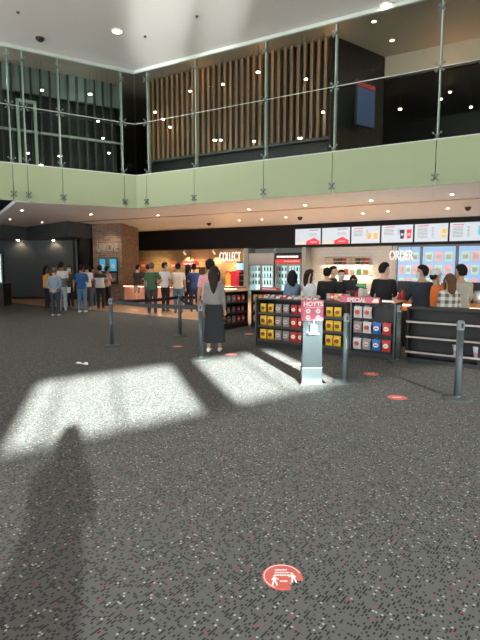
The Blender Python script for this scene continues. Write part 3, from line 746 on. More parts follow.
# lit white word on the wall between the shelves, and packs on the lower shelf
for k in range(5):
    q = w2(Fp,E1,s1-.25-k*.3,.66)
    tag(MB().box(-.1,.1,-.06,.06,0,.24+.03*(k%2)).build('snack_box', [tubc[0],bott[3],M_white,tubc[4],tubc[0]][k], loc=(q[0],q[1],zb2), rz=ROT_R, bevel=.01), '%s small box on the lower lit wall shelf, %s from the right' % (('Cream','Green','White','Red','Tan')[k],('first','second','third','fourth','fifth')[k]), 'box', 'boxes on the lower wall shelf')

# ------------------------------------------------------------------ snack shelving
S0 = gp(257,345); S3 = gp(480,371.6); SD = (S3-S0).normalized(); SD = (SD.x, SD.y); SP = (S0.x, S0.y)
ROT_S = math.atan2(SD[1], SD[0])
def ss(u, v=330): return (Vector(pl(u,v,SP,SD)[:2])-Vector(SP)).dot(Vector(SD))
def pack_mesh(w, h, d, m, m2, crumple=0):
    """a filled foil pouch: pinched flat ends, bulging middle, printed badge on the front"""
    mb = MB(); rs = []; n = 12
    rnd = random.Random(crumple)
    for k, (z, t, wf) in enumerate(((0,.04,1),(.06,.10,1),(.10,.55,.97),(.3,.95,.94),(.5,1,.93),(.7,.92,.94),(.88,.5,.97),(.93,.10,1),(1,.04,1))):
        r = []
        for i in range(n):
            a = 2*PI*i/n; ca, sa = math.cos(a), math.sin(a)
            x = w/2*wf*(abs(ca)**.5)*(1 if ca >= 0 else -1); y = d/2*t*(abs(sa)**.8)*(1 if sa >= 0 else -1)
            r.append((x+rnd.uniform(-.003,.003), y+rnd.uniform(-.002,.002), z*h))
        rs.append(r)
    mb.rings(rs)
    mb.m = 1
    o = [(w*.30*math.cos(2*PI*i/12), h*.5+h*.20*math.sin(2*PI*i/12)) for i in range(12)]
    mb.plate(o, -d/2-.004, -d/2+.01)
    mb.m = 2
    mb.plate([(-w*.2,h*.44),(w*.2,h*.46),(w*.2,h*.54),(-w*.2,h*.56)], -d/2-.007, -d/2-.003)
    return mb.mesh('snack_pack', [m, m2, M_red if m != M_red else M_yellow])
M_brown = mat('brown_print', (.12,.05,.03), .4)
M_lgrey = mat('silver_print', (.60,.56,.54), .4)
KM = {}
for i, (kname, m, m2) in enumerate((('yellow',M_yellow,M_brown),('grey',M_grey,M_lgrey),('red',M_red,M_whiteprint),('blue',M_blue,M_whiteprint),('orange',mat('amber_foil',(.75,.33,.04),.35),M_whiteprint),('white',mat('white_foil',(.6,.56,.55),.35),M_dred))):
    KM[kname] = [pack_mesh(.15,.19,.055,m,m2,i*3+j) for j in range(2)]
ORD = ['first','second','third','fourth','fifth','sixth','seventh','eighth','ninth','tenth','eleventh','twelfth']
def pack(kind, P, D, s, off, z, label, group, sc=1.0, tilt=0, rz=0):
    o = bpy.data.objects.new('snack_pack', KM[kind][random.randrange(2)]); COL.objects.link(o)
    q = w2(P,D,s,off); o.location = (q[0],q[1],z); o.rotation_euler = (tilt, 0, math.atan2(D[1],D[0])+rz+random.uniform(-.06,.06)); o.scale = (sc,sc,sc)
    return tag(o, label, 'snack pack', group)
def shelf_unit(P, D, s0, s1, label, h=.98, tiers=(.14,.42,.69), depth=.36, back=M_black, topm=M_blk2, post=True):
    p = w2(P,D,s0); t = empty('snack_shelf', (p[0],p[1],0), math.atan2(D[1],D[0]), label, 'display shelf'); L = s1-s0
    MB().box(0,L,depth-.03,depth,0,h-.03).build('back_panel', back, t)
    MB().box(0,L,0,depth-.03,0,.10).build('plinth', back, t, bevel=.004)
    for x in (0, L-.03): MB().box(x,x+.03,.02,depth-.03,.10,h-.03).build('side_panel', back, t)
    for z in tiers:
        sh_ = MB().box(.03,L-.03,0,depth-.03,z-.02,z).build('shelf', M_blk2, t)
        MB().box(.03,L-.03,-.012,0,z-.035,z+.012).build('price_rail', mat('rail_dark', (.05,.05,.05), .35), sh_)
    MB().box(-.01,L+.01,-.02,depth+.01,h-.03,h).build('top', topm, t, bevel=.004)
    if post: MB().box(-.035,.0,-.03,.02,0,h+.04).build('corner_post', M_dsteel, t)
    return t
# unit with coloured packs, behind the hand sanitiser kiosk
uend = ss(345.5)
shelf_unit(SP, SD, 0, uend, 'long black snack shelf of three tiers standing behind the pink topped kiosk')
kinds = ['yellow','yellow','grey','grey','red','red','red','yellow','yellow']
tn = ('lowest','middle','upper')
ks = [ss(u)for u in (261.5,268.8,276.5,284.2,292,299.3,None and 0 or 315,327.5,335.8)]
for ti, z in enumerate((.14,.42,.69)):
    for k, kd in enumerate(kinds):
        pack(kd, SP, SD, ks[k], .07, z, '%s snack pack, %s from the left on the %s tier behind the kiosk' % (kd, ORD[k], tn[ti]), 'packs on the %s tier of the long snack shelf' % tn[ti], sc=(1.08,1.08,.98)[ti]*.98)
# trays with small white and mixed goods lying on top of the long shelf
for k in range(9):
    s_ = .12+k*.145
    pack('white' if k not in (1,3) else ('red' if k == 3 else 'grey'), SP, SD, s_, .12, .985, '%s small pack lying on top of the long snack shelf, %s from its left end' % ('Pale' if k not in (1,3) else ('Red' if k == 3 else 'Grey'), ORD[k]), 'small packs on top of the long shelf', sc=.72, tilt=R(-62))
cols = ['grey','red','orange','white','red','grey']
for k in range(6):
    pack(cols[k], SP, SD, ss(323.5)+k*.075, .2, .985, '%s upright pack on the shelf top right of the kiosk, %s from the left' % (cols[k], ORD[k]), 'upright packs right of the kiosk', sc=.72)
# pegboard unit with hanging bags and a pink strip header
s0, s1 = ss(347.5)+.04, ss(393)-.02
p = w2(SP,SD,s0,.08); t = empty('peg_display', (p[0],p[1],0), ROT_S, 'black pegboard display with hanging bags and a pink strip on top', 'display shelf'); L = s1-s0
MB().box(0,L,.06,.34,0,.97).build('panel', M_black, t, bevel=.006)
MB().box(-.03,0,.0,.34,0,1.0).build('side_post', M_dsteel, t); MB().box(L,L+.03,.0,.34,0,1.0).build('side_post', M_dsteel, t)
MB().box(0,L,.0,.06,0,.10).build('plinth', M_black, t)
hooks = []
for z in (.93,.66,.36):
    for k in range(4):
        x = .12+k*(L-.24)/3; hooks.append((x,z))
        MB().tube([(x,.06,z),(x,-.10,z),(x,-.115,z+.02)], .006, 6).build('peg_hook', M_steel, t)
for (x,z), kd in zip(hooks, ['white','white',None,None, 'grey','white','blue','red', 'white','grey','blue','red']):
    if kd:
        row = {.93:'top',.66:'middle',.36:'bottom'}[z]
        o = pack(kd, SP, SD, s0+x, .08, z-.225, '%s bag hanging on the pegboard, %s row, %s column' % (kd, row, ORD[hooks.index((x,z))%4]), 'bags hanging on the pegboard', sc=1.1)
s2, s3 = ss(340,303), ss(378.5,303)
p = w2(SP,SD,s2,-.02); t = empty('strip_sign', (p[0],p[1],.985), ROT_S, 'pink strip sign with white writing on top of the pegboard display', 'sign')
MB().box(0,s3-s2,0,.10,0,.10).build('strip', M_pink, t, bevel=.004)
o = text('writing', 'SPECIAL', .10, M_whiteprint, t, (.33,-.006,.015), bold=.002)
MB().plate([(.62,.02),(.66,.08),(.72,.085),(.74,.02)], -.008, 0).build('popcorn_print', scream, t)
MB().box(.80,1.0,-.008,0,.03,.07).build('print', M_whiteprint, t)
# low black shelf with steel edges at the right
s4, s5 = ss(397.5)+.1, ss(397.5)+2.4
p = w2(SP,SD,s4,.14); t = empty('steel_edge_shelf', (p[0],p[1],0), ROT_S, 'black shelf unit with bright steel edges, nearly empty, at the right edge', 'display shelf'); L = s5-s4
MB().box(0,L,.20,.24,0,.94).build('back_panel', M_black, t)
MB().box(0,L,.0,.20,0,.07).build('plinth', M_black, t)
MB().box(0,L,.0,.24,.90,.95).build('top', M_black, t, bevel=.005)
for x in (0,1.14,L-.03): MB().box(x,x+.03,.02,.20,.07,.90).build('divider', M_black, t)
for z in (.16,.42,.68):
    q = MB().box(.03,L-.03,.0,.20,z,z+.02).build('shelf', M_black, t)
    MB().box(.0,L,-.014,.0,z-.004,z+.028).build('steel_edge', mat('worn_steel', (.50,.44,.40), .35, .6), q)
cupm = mat('cup_pale', (.55,.62,.68), .4); cp = None
for k, (u,l) in enumerate(((453.5,'left of the right-hand post'),(474.5,'right of the right-hand post'),(479,'cut by the picture edge'))):
    if cp is None:
        cp = MB().lathe([(.055,0),(.058,.01),(.078,.15),(.08,.16)], n=16).build('popcorn_cup', cupm, smooth=True)
        MB().lathe([(.062,.035),(.072,.11)], n=16).build('printed_band', mat('cup_pink', (.65,.22,.35), .5), cp)
        MB().lathe([(.082,.155),(.082,.17),(.03,.175)], n=16).build('lid', M_white, cp); o = cp
    else: o = copy_tree(cp)
    q = w2(SP,SD,ss(u,360),.24); o.location = (q[0],q[1],.18)
    tag(o, 'pale blue and pink cup on the lowest steel edged shelf, '+l, 'cup', 'cups on the lowest steel edged shelf')
# shelf unit turned sideways at the end of the queue, and the one beside it
G0 = gp(223.5,330.2); G1 = gp(248.5,326); GD = (G1-G0).normalized(); GD = (GD.x,GD.y); GP = (G0.x,G0.y); GL = (G1-G0).length
shelf_unit(GP, GD, 0, GL, 'angled black snack shelf with oak top behind the woman in black skirt', h=1.0, topm=M_wood, post=False)
gk = ['yellow','grey','grey','red','red']
for ti, z in enumerate((.14,.42,.69)):
    for k in range(5):
        u = (226,231,236,240.5,245)[k]; s_ = (Vector(pl(u,310,GP,GD)[:2])-G0.xy).dot(Vector(GD))
        pack(gk[k], GP, GD, s_, .08, z, '%s snack pack, %s from the left on the %s tier of the oak topped shelf' % (gk[k], ORD[k], tn[ti]), 'packs on the %s tier of the oak topped shelf' % tn[ti], sc=(1.0,.8,1.0)[ti])
HD = SD; _h = gp(249.6,326.6); H0 = (_h.x+.03, _h.y)
shelf_unit(H0, HD, 0, 1.25, 'narrow looking black snack shelf right of the oak topped one', h=1.0, post=False)
for ti, z in enumerate((.14,.42,.69)):
    for k in range(3):
        pack('orange' if k < 2 else 'yellow', H0, HD, .10+k*.17, .08, z, '%s snack pack, %s on the %s tier of the narrow looking shelf' % (('amber','amber','yellow')[k], ('leftmost','second','third')[k], tn[ti]), 'packs on the %s tier of the narrow looking shelf' % tn[ti])
p = w2(H0,HD,.28,.02); t = empty('strip_sign', (p[0],p[1],1.0), ROT_S, 'red strip sign with pale writing on top of the narrow looking shelf', 'sign')
MB().box(0,.62,0,.05,0,.085).build('strip', M_red, t); MB().box(.08,.52,-.006,0,.03,.055).build('writing', M_whiteprint, t)

# ------------------------------------------------------------------ order counter
O0 = gp(355,298,.95); O1 = gp(475,304,.95); OD = (O1-O0).normalized(); OD = (OD.x,OD.y); OP = (O0.x,O0.y); ROT_O = math.atan2(OD[1],OD[0])
OA = (Vector(pl(338,297,OP,OD)[:2])-O0.xy).dot(Vector(OD)); p = w2(OP,OD,OA); OL = 4.6
t = empty('order_counter', (p[0],p[1],0), ROT_O, 'long order counter with oak top and orange lit front behind the customers', 'counter')
MB().box(0,OL,.06,.62,0,.74).build('front', M_blk2, t)
MB().box(0,OL,.05,.62,.74,.88).build('orange_band', M_orange, t)
MB().box(-.02,OL,0,.66,.88,.95).build('worktop', M_wood, t, bevel=.008)
MB().box(-.02,OL,.66,.95,.70,.76).build('work_shelf', M_steel, t)
MB().box(0,OL,.02,.05,.84,.87).build('light_strip', mat('strip_glow', (1,.7,.5)), t)
for k in (1.2,2.4,3.6): q = w2(p,OD,k,-.15); point('counter_glow', (q[0],q[1],.8), 3, (1,.55,.3), .04)
def oc(u, off, z, v=295):
    s_ = (Vector(pl(u,v,w2(OP,OD,0,off),OD)[:2])-Vector(w2(OP,OD,0,off))).dot(Vector(OD)); q = w2(OP,OD,s_,off); return (q[0],q[1],z)
regp = None
for u, l in ((349,'near the counter end, left of the black jumper'),(405,'between the black jumper and the navy shirt'),(473,'at the right, beside the beige shirt')):
    q = oc(u,.38,.95)
    if regp is None:
        regp = empty('till', q, ROT_O)
        MB().box(-.13,.13,-.11,.11,0,.03).build('foot', M_black, regp, bevel=.006)
        MB().tube([(0,.02,.03),(0,.0,.2)], .025, 8).build('stand', M_dsteel, regp)
        sc_ = MB().plate([(-.165,.14),(.165,.14),(.165,.38),(-.165,.38)], -.03,.02).build('monitor', M_black, regp, bevel=.008)
        MB().box(-.14,.14,.02,.026,.16,.36).build('touchscreen', printm('tillblue',(.1,.2,.4),.5), sc_)
        MB().box(.12,.19,-.1,-.04,.0,.12).build('card_reader', M_dsteel, regp); o = regp
    else: o = copy_tree(regp)
    o.location = q; tag(o, 'black till monitor on the order counter, '+l, 'till', 'tills on the order counter')
items = [(399.5,'red_drink_can',M_red,.033,.15,'can'),(402.5,'sauce_bottle',M_red,.03,.2,'bottle'),(409,'white_cup',M_white,.04,.12,'cup'),(413,'brown_bottle',M_brown,.03,.17,'bottle'),
         (361,'white_tub',M_white,.06,.22,'tub'),(365,'clear_jar',M_lgrey,.05,.2,'jar'),(357,'red_canister',M_red,.05,.14,'canister'),(478,'steel_canister',M_steel,.08,.24,'canister'),(476,'red_cup',M_red,.04,.14,'cup')]
for u, nme, m, r, h, cat in items:
    q = oc(u,.14,.95); t = MB().lathe([(r*.9,0),(r,.01),(r,h*.8),(r*.75,h*.9),(r*.75,h)], n=14).build(nme, m, loc=q, smooth=True)
    MB().lathe([(r*.8,h),(r*.8,h+.02),(r*.3,h+.025)], n=12).build('lid', M_black if m != M_black else M_white, t)
    tag(t, '%s standing on the order counter %s' % (nme.replace('_',' '), {399.5:'close to the black jumper',402.5:'beside the middle till',409:'left of the navy shirt',413:'touching the navy shirt outline',361:'left of the black jumper',365:'just beside the black jumper sleeve',357:'right of the left till',478:'at the right edge',476:'at the right, in front of the till'}[u]), cat)
q = oc(467.5,.16,.95); tag(MB().box(-.05,.05,-.05,.05,0,.2).build('white_carton', M_white, loc=q, rz=ROT_O, bevel=.006), 'white carton on the order counter right of the plaid shirt', 'carton')
q = oc(467.5,.36,.95); 
# back bench behind the staff
b0 = Vector((2.2,13.3)); t = empty('back_bench', (1.9,14.2,0), ROT_R, 'pale steel back bench behind the staff, before the tiled wall', 'bench')
MB().box(0,4.5,0,.7,0,.86).build('cabinet', M_steel, t, bevel=.006); MB().box(-.02,4.52,-.02,.72,.86,.9).build('worktop', M_white, t, bevel=.004)
for k in range(5): MB().box(.9*k+.03,.9*k+.87,-.015,0,.12,.82).build('door', M_steel, t)
for k, (m, w_) in enumerate(((M_white,'White'),(tubc[0],'Tan'),(M_white,'Second white'),(bott[3],'Green'),(M_red,'Red'))):
    q = w2((1.9,14.2),E1,.35+k*.42,.3)
    tag(MB().box(-.12,.12,-.1,.1,0,.26).build('container', m, loc=(q[0],q[1],.9), rz=ROT_R, bevel=.012), '%s container on the back bench behind the staff, %s from the left' % (w_,ORD[k]), 'container')

# ------------------------------------------------------------------ posts and belts
pm = None; POSTS = {}
for key, (u,v), l in (('a',(457,399),'nearest the right edge, in front of the steel edged shelf'),('b',(345,382),'just right of the pink topped kiosk'),('c',(397.5,361.5),'at the gap between the pegboard and the steel edged shelf'),
        ('d',(201,359),'left of the woman in the black skirt'),('e',(180,336),'in the middle of the queue lane'),('f',(112,345.5),'at the left end of the belts'),('g',(221.5,331.5),'hidden mostly behind the woman in the black skirt')):
    g = gp(u,v); POSTS[key] = g
    if pm is None:
        pm = empty('queue_post', g)
        MB().lathe([(.175,0),(.175,.008),(.15,.02),(.045,.032),(.04,.05)], n=28).build('base', mat('post_base', (.05,.06,.062), .6), pm, smooth=False)
        MB().lathe([(.041,.03),(.041,.86)], n=20).build('tube', M_post, pm, smooth=True)
        MB().lathe([(.045,.86),(.045,.955),(.036,.97),(.034,.975)], n=20).build('belt_head', M_head, pm)
        MB().box(-.012,.012,-.052,-.04,.89,.945).build('belt_clip', M_black, pm); o = pm
    else: o = copy_tree(pm)
    o.location = g; tag(o, 'grey steel queue post, '+l, 'queue post', 'queue posts')
def belt(a, b, label, z=.915):
    A_, B_ = Vector(POSTS[a]), Vector(POSTS[b]); d = (B_-A_).normalized(); n = Vector((-d.y,d.x,0))*.0015; A_ = A_+d*.045; B_ = B_-d*.045
    mb = MB(); rs = []
    for k in range(13):
        p = A_.lerp(B_, k/12); zz = z-.03*4*(k/12)*(1-k/12)
        rs.append([(p+n)[:2]+(zz-.036,), (p-n)[:2]+(zz-.036,), (p-n)[:2]+(zz+.036,), (p+n)[:2]+(zz+.036,)])
    mb.rings([[tuple(x[:2])+(x[2],) if isinstance(x, tuple) else x for x in r] for r in rs])
    tag(mb.build('queue_belt', M_black), label, 'belt')
belt('f','e','black belt between the left end post and the post in mid lane')
belt('f','d','black belt from the left end post to the post by the black skirt')
belt('e','g','black belt running right from the mid lane post behind the woman')
belt('d','e','black belt joining the mid lane post and the post by the black skirt', .90)

# ------------------------------------------------------------------ sanitiser kiosk
g = gp(311,382); rk = R(4)
t = empty('sanitiser_kiosk', g, rk, 'slim pale kiosk with a pink HOYTS top and a hand sanitiser dispenser', 'kiosk')
M_kio = mat('kiosk_silver', (.20,.25,.27), .17, 1.0, var=.03)
MB().box(-.19,.19,-.16,.16,0,.012).build('foot_plate', M_kio, t, bevel=.003)
MB().box(-.145,.145,-.06,.06,.012,.22).build('lower_cover', mat('kiosk_pale', (.27,.32,.34), .2, 1.0), t, bevel=.004)
MB().box(-.14,.14,-.055,.055,.225,.88).build('column', M_kio, t, bevel=.004)
pk = MB().box(-.145,.145,-.06,.06,.88,1.16).build('pink_header', M_pink, t, bevel=.004)
text('writing', 'HOYTS', .085, M_whiteprint, pk, (0,-.062,1.085), bold=.002, depth=.002)
for x in (-.07,.07):
    for z in (1.015,.925):
        MB().plate([(x+.033*math.cos(2*PI*i/16), z+.033*math.sin(2*PI*i/16)) for i in range(16)], -.064,-.06).build('white_circle', M_whiteprint, pk)
        MB().plate([(x+.012*math.cos(2*PI*i/8), z+.012*math.sin(2*PI*i/8)) for i in range(8)], -.067,-.064).build('circle_symbol', M_pink, pk)
MB().box(-.11,.11,-.064,-.06,1.062,1.068).build('rule_line', M_whiteprint, pk)
MB().box(-.07,.07,-.15,-.055,.70,.715).build('drip_tray', M_steel, t)
bt = MB().box(-.04,.045,-.135,-.06,.715,.83).build('sanitiser_bottle', mat('bottle_white', (.75,.8,.85), .2), t, bevel=.012)
MB().box(-.038,.043,-.139,-.135,.80,.825).build('blue_label', mat('label_blue',(.05,.35,.7),.4), bt)
MB().tube([(.0,-.1,.83),(.0,-.1,.89),(.0,-.13,.895)], .009, 8).build('pump', M_white, bt)

# ------------------------------------------------------------------ floor stickers and litter
def sticker(u, v, r, label, detail=False):
    g = gp(u,v); rt = empty('floor_sticker', (g.x,g.y,0), 0, label, 'floor sticker')
    n = 40; cut = []
    for i in range(n):
        a = 2*PI*i/n
        x, y = r*math.cos(a), r*math.sin(a)
        if detail and -1.25 < a-2*PI < -0.35:      # torn away lower right edge
            x, y = x*.60, y*.60 - .0
        cut.append((x,y))
    z0 = .0075 if g.y > 14 else .001
    MB().prism(cut, z0, z0+.002).build('disc', M_dred, rt)
    if detail:
        mb = MB(); ring = []
        m_ = 48
        for i in range(3, 37):
            a0, a1 = 2*PI*i/m_-.12, 2*PI*(i+1)/m_-.12
            mb.prism([(r*.90*math.cos(a0),r*.90*math.sin(a0)),(r*.93*math.cos(a0),r*.93*math.sin(a0)),(r*.93*math.cos(a1),r*.93*math.sin(a1)),(r*.90*math.cos(a1),r*.90*math.sin(a1))], .003,.0036)
        mb.build('border_ring', M_whiteprint, rt)
        for row, (yy, xs_) in enumerate(((.52,(-.34,.22)),(.30,(-.36,.34)),(.10,(-.40,.42)))):
            mb = MB(); x = xs_[0]; k = 0
            while x < xs_[1]:
                w_ = (.05,.035,.06,.04)[(k+row)%4]; mb.box(r*x, r*(x+w_), r*(yy-.05), r*(yy+.05), .003, .0036); x += w_+.022; k += 1
            mb.build('text_line', M_whiteprint, rt)
        mb = MB(); x = -.16
        while x < .22: mb.box(r*x, r*(x+.035), r*-.40, r*-.30, .003, .0036); x += .055
        mb.build('text_line', M_whiteprint, rt)
        for sx_, ox, oy in ((1,-.42,-.42),(-1,.52,-.22)):
            mb = MB()
            P_ = lambda pts: mb.prism([(r*(ox+sx_*a_), r*(oy+b_*1.25)) for a_, b_ in pts], .003, .0036)
            mb.lathe([(.001,.003),(r*.062,.003),(r*.062,.0036),(.001,.0036)], (r*(ox+.03*sx_), r*(oy+.46), 0), 12)
            P_([(-.09,.04),(.08,.02),(.10,.26),(-.06,.30)]); P_([(-.09,.05),(-.01,.05),(-.08,-.2),(-.16,-.2),(-.13,-.1)]); P_([(0,.05),(.09,.04),(.15,-.18),(.07,-.2)])
            P_([(.07,.24),(.2,.12),(.22,.16),(.10,.29)]); P_([(-.06,.28),(-.16,.14),(-.12,.11),(-.03,.22)])
            mb.build('walking_figure', M_whiteprint, rt)
        o = MB().prism([(-r*.5,-r*.86),(r*.12,-r*1.02),(r*.30,-r*1.0),(r*.34,-r*.72),(0,-r*.74)], .0032,.005).build('peeled_flap', M_dred, rt)
    else:
        MB().box(-r*.5,r*.5,-r*.1,r*.1,z0+.002,z0+.0026).build('text_line', M_whiteprint, rt)
sticker(282.5,577,.106,'round red distance sticker with two white figures on the near carpet', True)
for u,v,l in ((177.5,346.5,'below the mid lane post'),(231,354.5,'right of the woman in the black skirt'),(371,374,'right of the post beside the kiosk'),(397,397.5,'nearest the right-hand post'),(249,334,'by the corner of the long snack shelf'),(297,364,'touching the kiosk at its left'),(262,341,'below the left end of the long shelf')):
    if (u,v) == (262,341): continue
    sticker(u,v,.115,'round red floor sticker '+l)
g = gp(82,364.3); mb = MB(); rnd = random.Random(4)
t = empty('crumpled_tissue', (g.x,g.y,0), R(-25), 'white crumpled tissue lying on the dark carpet at the left', 'tissue')
rs = []
for k in range(7):
    x = -.13+.043*k; w_ = (.012,.035,.03,.014,.03,.04,.012)[k]
    rs.append([(x+rnd.uniform(-.008,.008), w_*math.cos(a)+rnd.uniform(-.006,.006), .003+max(0,w_*.5*(1+math.sin(a)))) for a in [2*PI*i/8 for i in range(8)]])
mb.rings(rs).build('tissue', M_white, t)

# ------------------------------------------------------------------ people
SKINS = {k: mat('skin_'+k, c, .55, var=.03) for k, c in (('fair',(.62,.38,.28)),('tan',(.42,.24,.16)),('brown',(.26,.14,.09)))}
M_eye = mat('eye_dark', (.02,.015,.012), .3, var=0); M_lip = mat('lip', (.38,.14,.12), .5, var=0)
HAIRS = {k: mat('hair_'+k, c, .75, spec=.15, var=.3, nscale=60) for k, c in (('black',(.012,.010,.010)),('dark',(.025,.017,.013)),('brown',(.09,.045,.025)),('grey',(.2,.19,.18)),('shaved',(.10,.065,.05)))}
def fused(name, mb, mats, parent, vox=.016, smooth=4):
    """one continuous skin over overlapping limbs"""
    me = mb.mesh(name, mats); o = bpy.data.objects.new(name, me); COL.objects.link(o)
    rm = o.modifiers.new('r','REMESH'); rm.mode = 'VOXEL'; rm.voxel_size = vox; rm.use_smooth_shade = True
    sm = o.modifiers.new('s','SMOOTH'); sm.iterations = smooth; sm.factor = .5
    dg = bpy.context.evaluated_depsgraph_get(); dg.update()
    m2 = bpy.data.meshes.new_from_object(o.evaluated_get(dg)); o.modifiers.clear(); o.data = m2; m2.name = name
    o.parent = parent; return o
def ell(z, rx, ry, y=0.0, x=0.0, n=18, p=.85):
    return [(x+rx*(abs(math.cos(a))**p)*(1 if math.cos(a) >= 0 else -1), y+ry*(abs(math.sin(a))**p)*(1 if math.sin(a) >= 0 else -1), z) for a in [2*PI*i/n for i in range(n)]]
def hand_parts(mb, wrist, d, palm_n, side, curl=.5, s=1.0):
    """palm, four unequal bent fingers and a thumb from the side of the palm"""
    d = Vector(d).normalized(); nn = Vector(palm_n); nn = (nn-d*nn.dot(d)).normalized(); t = d.cross(nn)*side
    w = Vector(wrist)
    mb.tube([w-d*.02, w+d*.02*s, w+d*.055*s, w+d*.09*s], [.024*s,.030*s,.038*s,.034*s], 8, flat=.5)
    for k, L in enumerate((.070,.080,.074,.058)):
        b = w+d*.085*s+t*(.027-.018*k)*s
        d1 = (d+nn*curl*.5).normalized(); d2 = (d+nn*curl*1.4).normalized()
        p1 = b+d1*L*.5*s; p2 = p1+d2*L*.5*s
        mb.tube([b-d*.01, b, p1, p2], [.009*s,.0095*s,.0088*s,.0065*s], 6)
    b = w+d*.03*s+t*.032*s; p1 = b+(d*.6+t*.8+nn*.3).normalized()*.035*s; p2 = p1+(d+t*.2+nn*.5).normalized()*.03*s
    mb.tube([b-t*.01, b, p1, p2], [.011*s,.0115*s,.010*s,.007*s], 6)
def head_mesh(mb, c, turn, tilt, s=1.0):
    """skull with brow, nose, lips, chin and ears; material 0 skin, 1 eyes, 2 lips. faces +y before turning"""
    T = Matrix.Translation(c) @ Euler((tilt,0,turn)).to_matrix().to_4x4() @ Matrix.Scale(s,4)
    old = mb.X; mb.X = T
    rs = []; n = 20
    for z, rx, yf, yb in ((-.115,.028,.062,-.01),(-.105,.045,.080,-.035),(-.085,.058,.086,-.055),(-.055,.066,.086,-.075),(-.02,.072,.085,-.090),(.02,.076,.086,-.098),(.05,.077,.088,-.100),(.08,.070,.078,-.092),(.105,.052,.055,-.070),(.120,.026,.025,-.035)):
        cy = (yf+yb)/2; ry = (yf-yb)/2
        rs.append([(rx*math.cos(2*PI*i/n), cy+ry*math.sin(2*PI*i/n), z) for i in range(n)])
    mb.rings(rs)
    mb.rings([[(-.010,.080,.03),(.010,.080,.03),(.007,.092,.03),(-.007,.092,.03)],[(-.017,.080,-.03),(.017,.080,-.03),(.012,.108,-.028),(-.012,.108,-.028)],[(-.012,.080,-.04),(.012,.080,-.04),(.006,.098,-.038),(-.006,.098,-.038)]])
    for sx in (-1,1):
        mb.ball((sx*.077,-.005,.0), (.010,.020,.032), 8, 6)
        mb.m = 1; mb.ball((sx*.032,.080,.022), (.013,.006,.007), 8, 6); mb.m = 0
    mb.m = 2; mb.ball((0,.083,-.062), (.022,.007,.007), 8, 6); mb.m = 0
    mb.X = old
    return T
def hair_mesh(T, style):
    mb = MB(); mb.X = T
    n = 20; rs = []
    prof = ((-.055,.060,-.085),(-.02,.079,-.102),(.02,.085,-.112),(.05,.087,-.114),(.08,.082,-.106),(.108,.066,-.085),(.130,.040,-.050),(.138,.014,-.02))
    for z, rx, yb in prof:
        yf = {-.055:-.045,-.02:-.02,.02:.0,.05:.045,.08:.092,.108:.082,.130:.05,.138:.02}[z]
        cy = (yf+yb)/2; ry = (yf-yb)/2
        rs.append([((rx+.003*math.sin(i*2.7+z*90))*math.cos(2*PI*i/n), cy+ry*math.sin(2*PI*i/n), z+.004*math.sin(i*1.9)) for i in range(n)])
    mb.rings(rs)
    if style in ('long','verylong'):
        L = .26 if style == 'long' else .42
        rs = []
        for k in range(9):
            f = k/8; z = .05-f*(L+.05)
            rx = .080+.004*math.sin(f*3)-.028*f*f; ry = .05+.01*math.sin(f*3)-.022*f
            rs.append([((rx+.004*math.sin(i*2.1+f*9))*math.cos(2*PI*i/n), -.075-.035*f*0-.02*math.sin(f*PI*.8)+ry*math.sin(2*PI*i/n), z) for i in range(n)])
        mb.rings(rs)
        for sx in (-1,1): mb.tube([(sx*.072,.03,.06),(sx*.088,.02,0),(sx*.090,.0,-.08),(sx*.080,-.01,-.18)], [.02,.026,.026,.012], 8)
    if style == 'bun':
        mb.ball((0,-.125,.045), .045, 10, 8)
    mb.X = None
    return mb
ARM = {  # upper-arm and forearm directions for the right arm (x is mirrored for the left), palm normal
 'down':   ((.16,.02,-1),(.08,.16,-1),(-1,0,0)),
 'behind': ((.22,-.35,-1),(-.62,-.30,-.62),(0,-1,0)),
 'phone':  ((.14,.22,-1),(-.35,.85,.25),(-.3,0,1)),
 'hip':    ((.55,-.12,-.8),(-.62,.45,-.55),(-1,0,0)),
 'reach':  ((.35,.75,-.45),(-.05,1,.05),(0,0,-1)),
 'chin':   ((.15,.45,-.85),(-.35,.5,.8),(-1,0,0)),
 'counter':((.18,.40,-.9),(-.1,.95,-.25),(0,0,-1)),
 'side':   ((.95,.1,-.35),(.85,.35,-.1),(0,0,-1)),
 'camera': ((.12,.30,-.9),(-.42,.55,.75),(-.8,.5,0)),
}
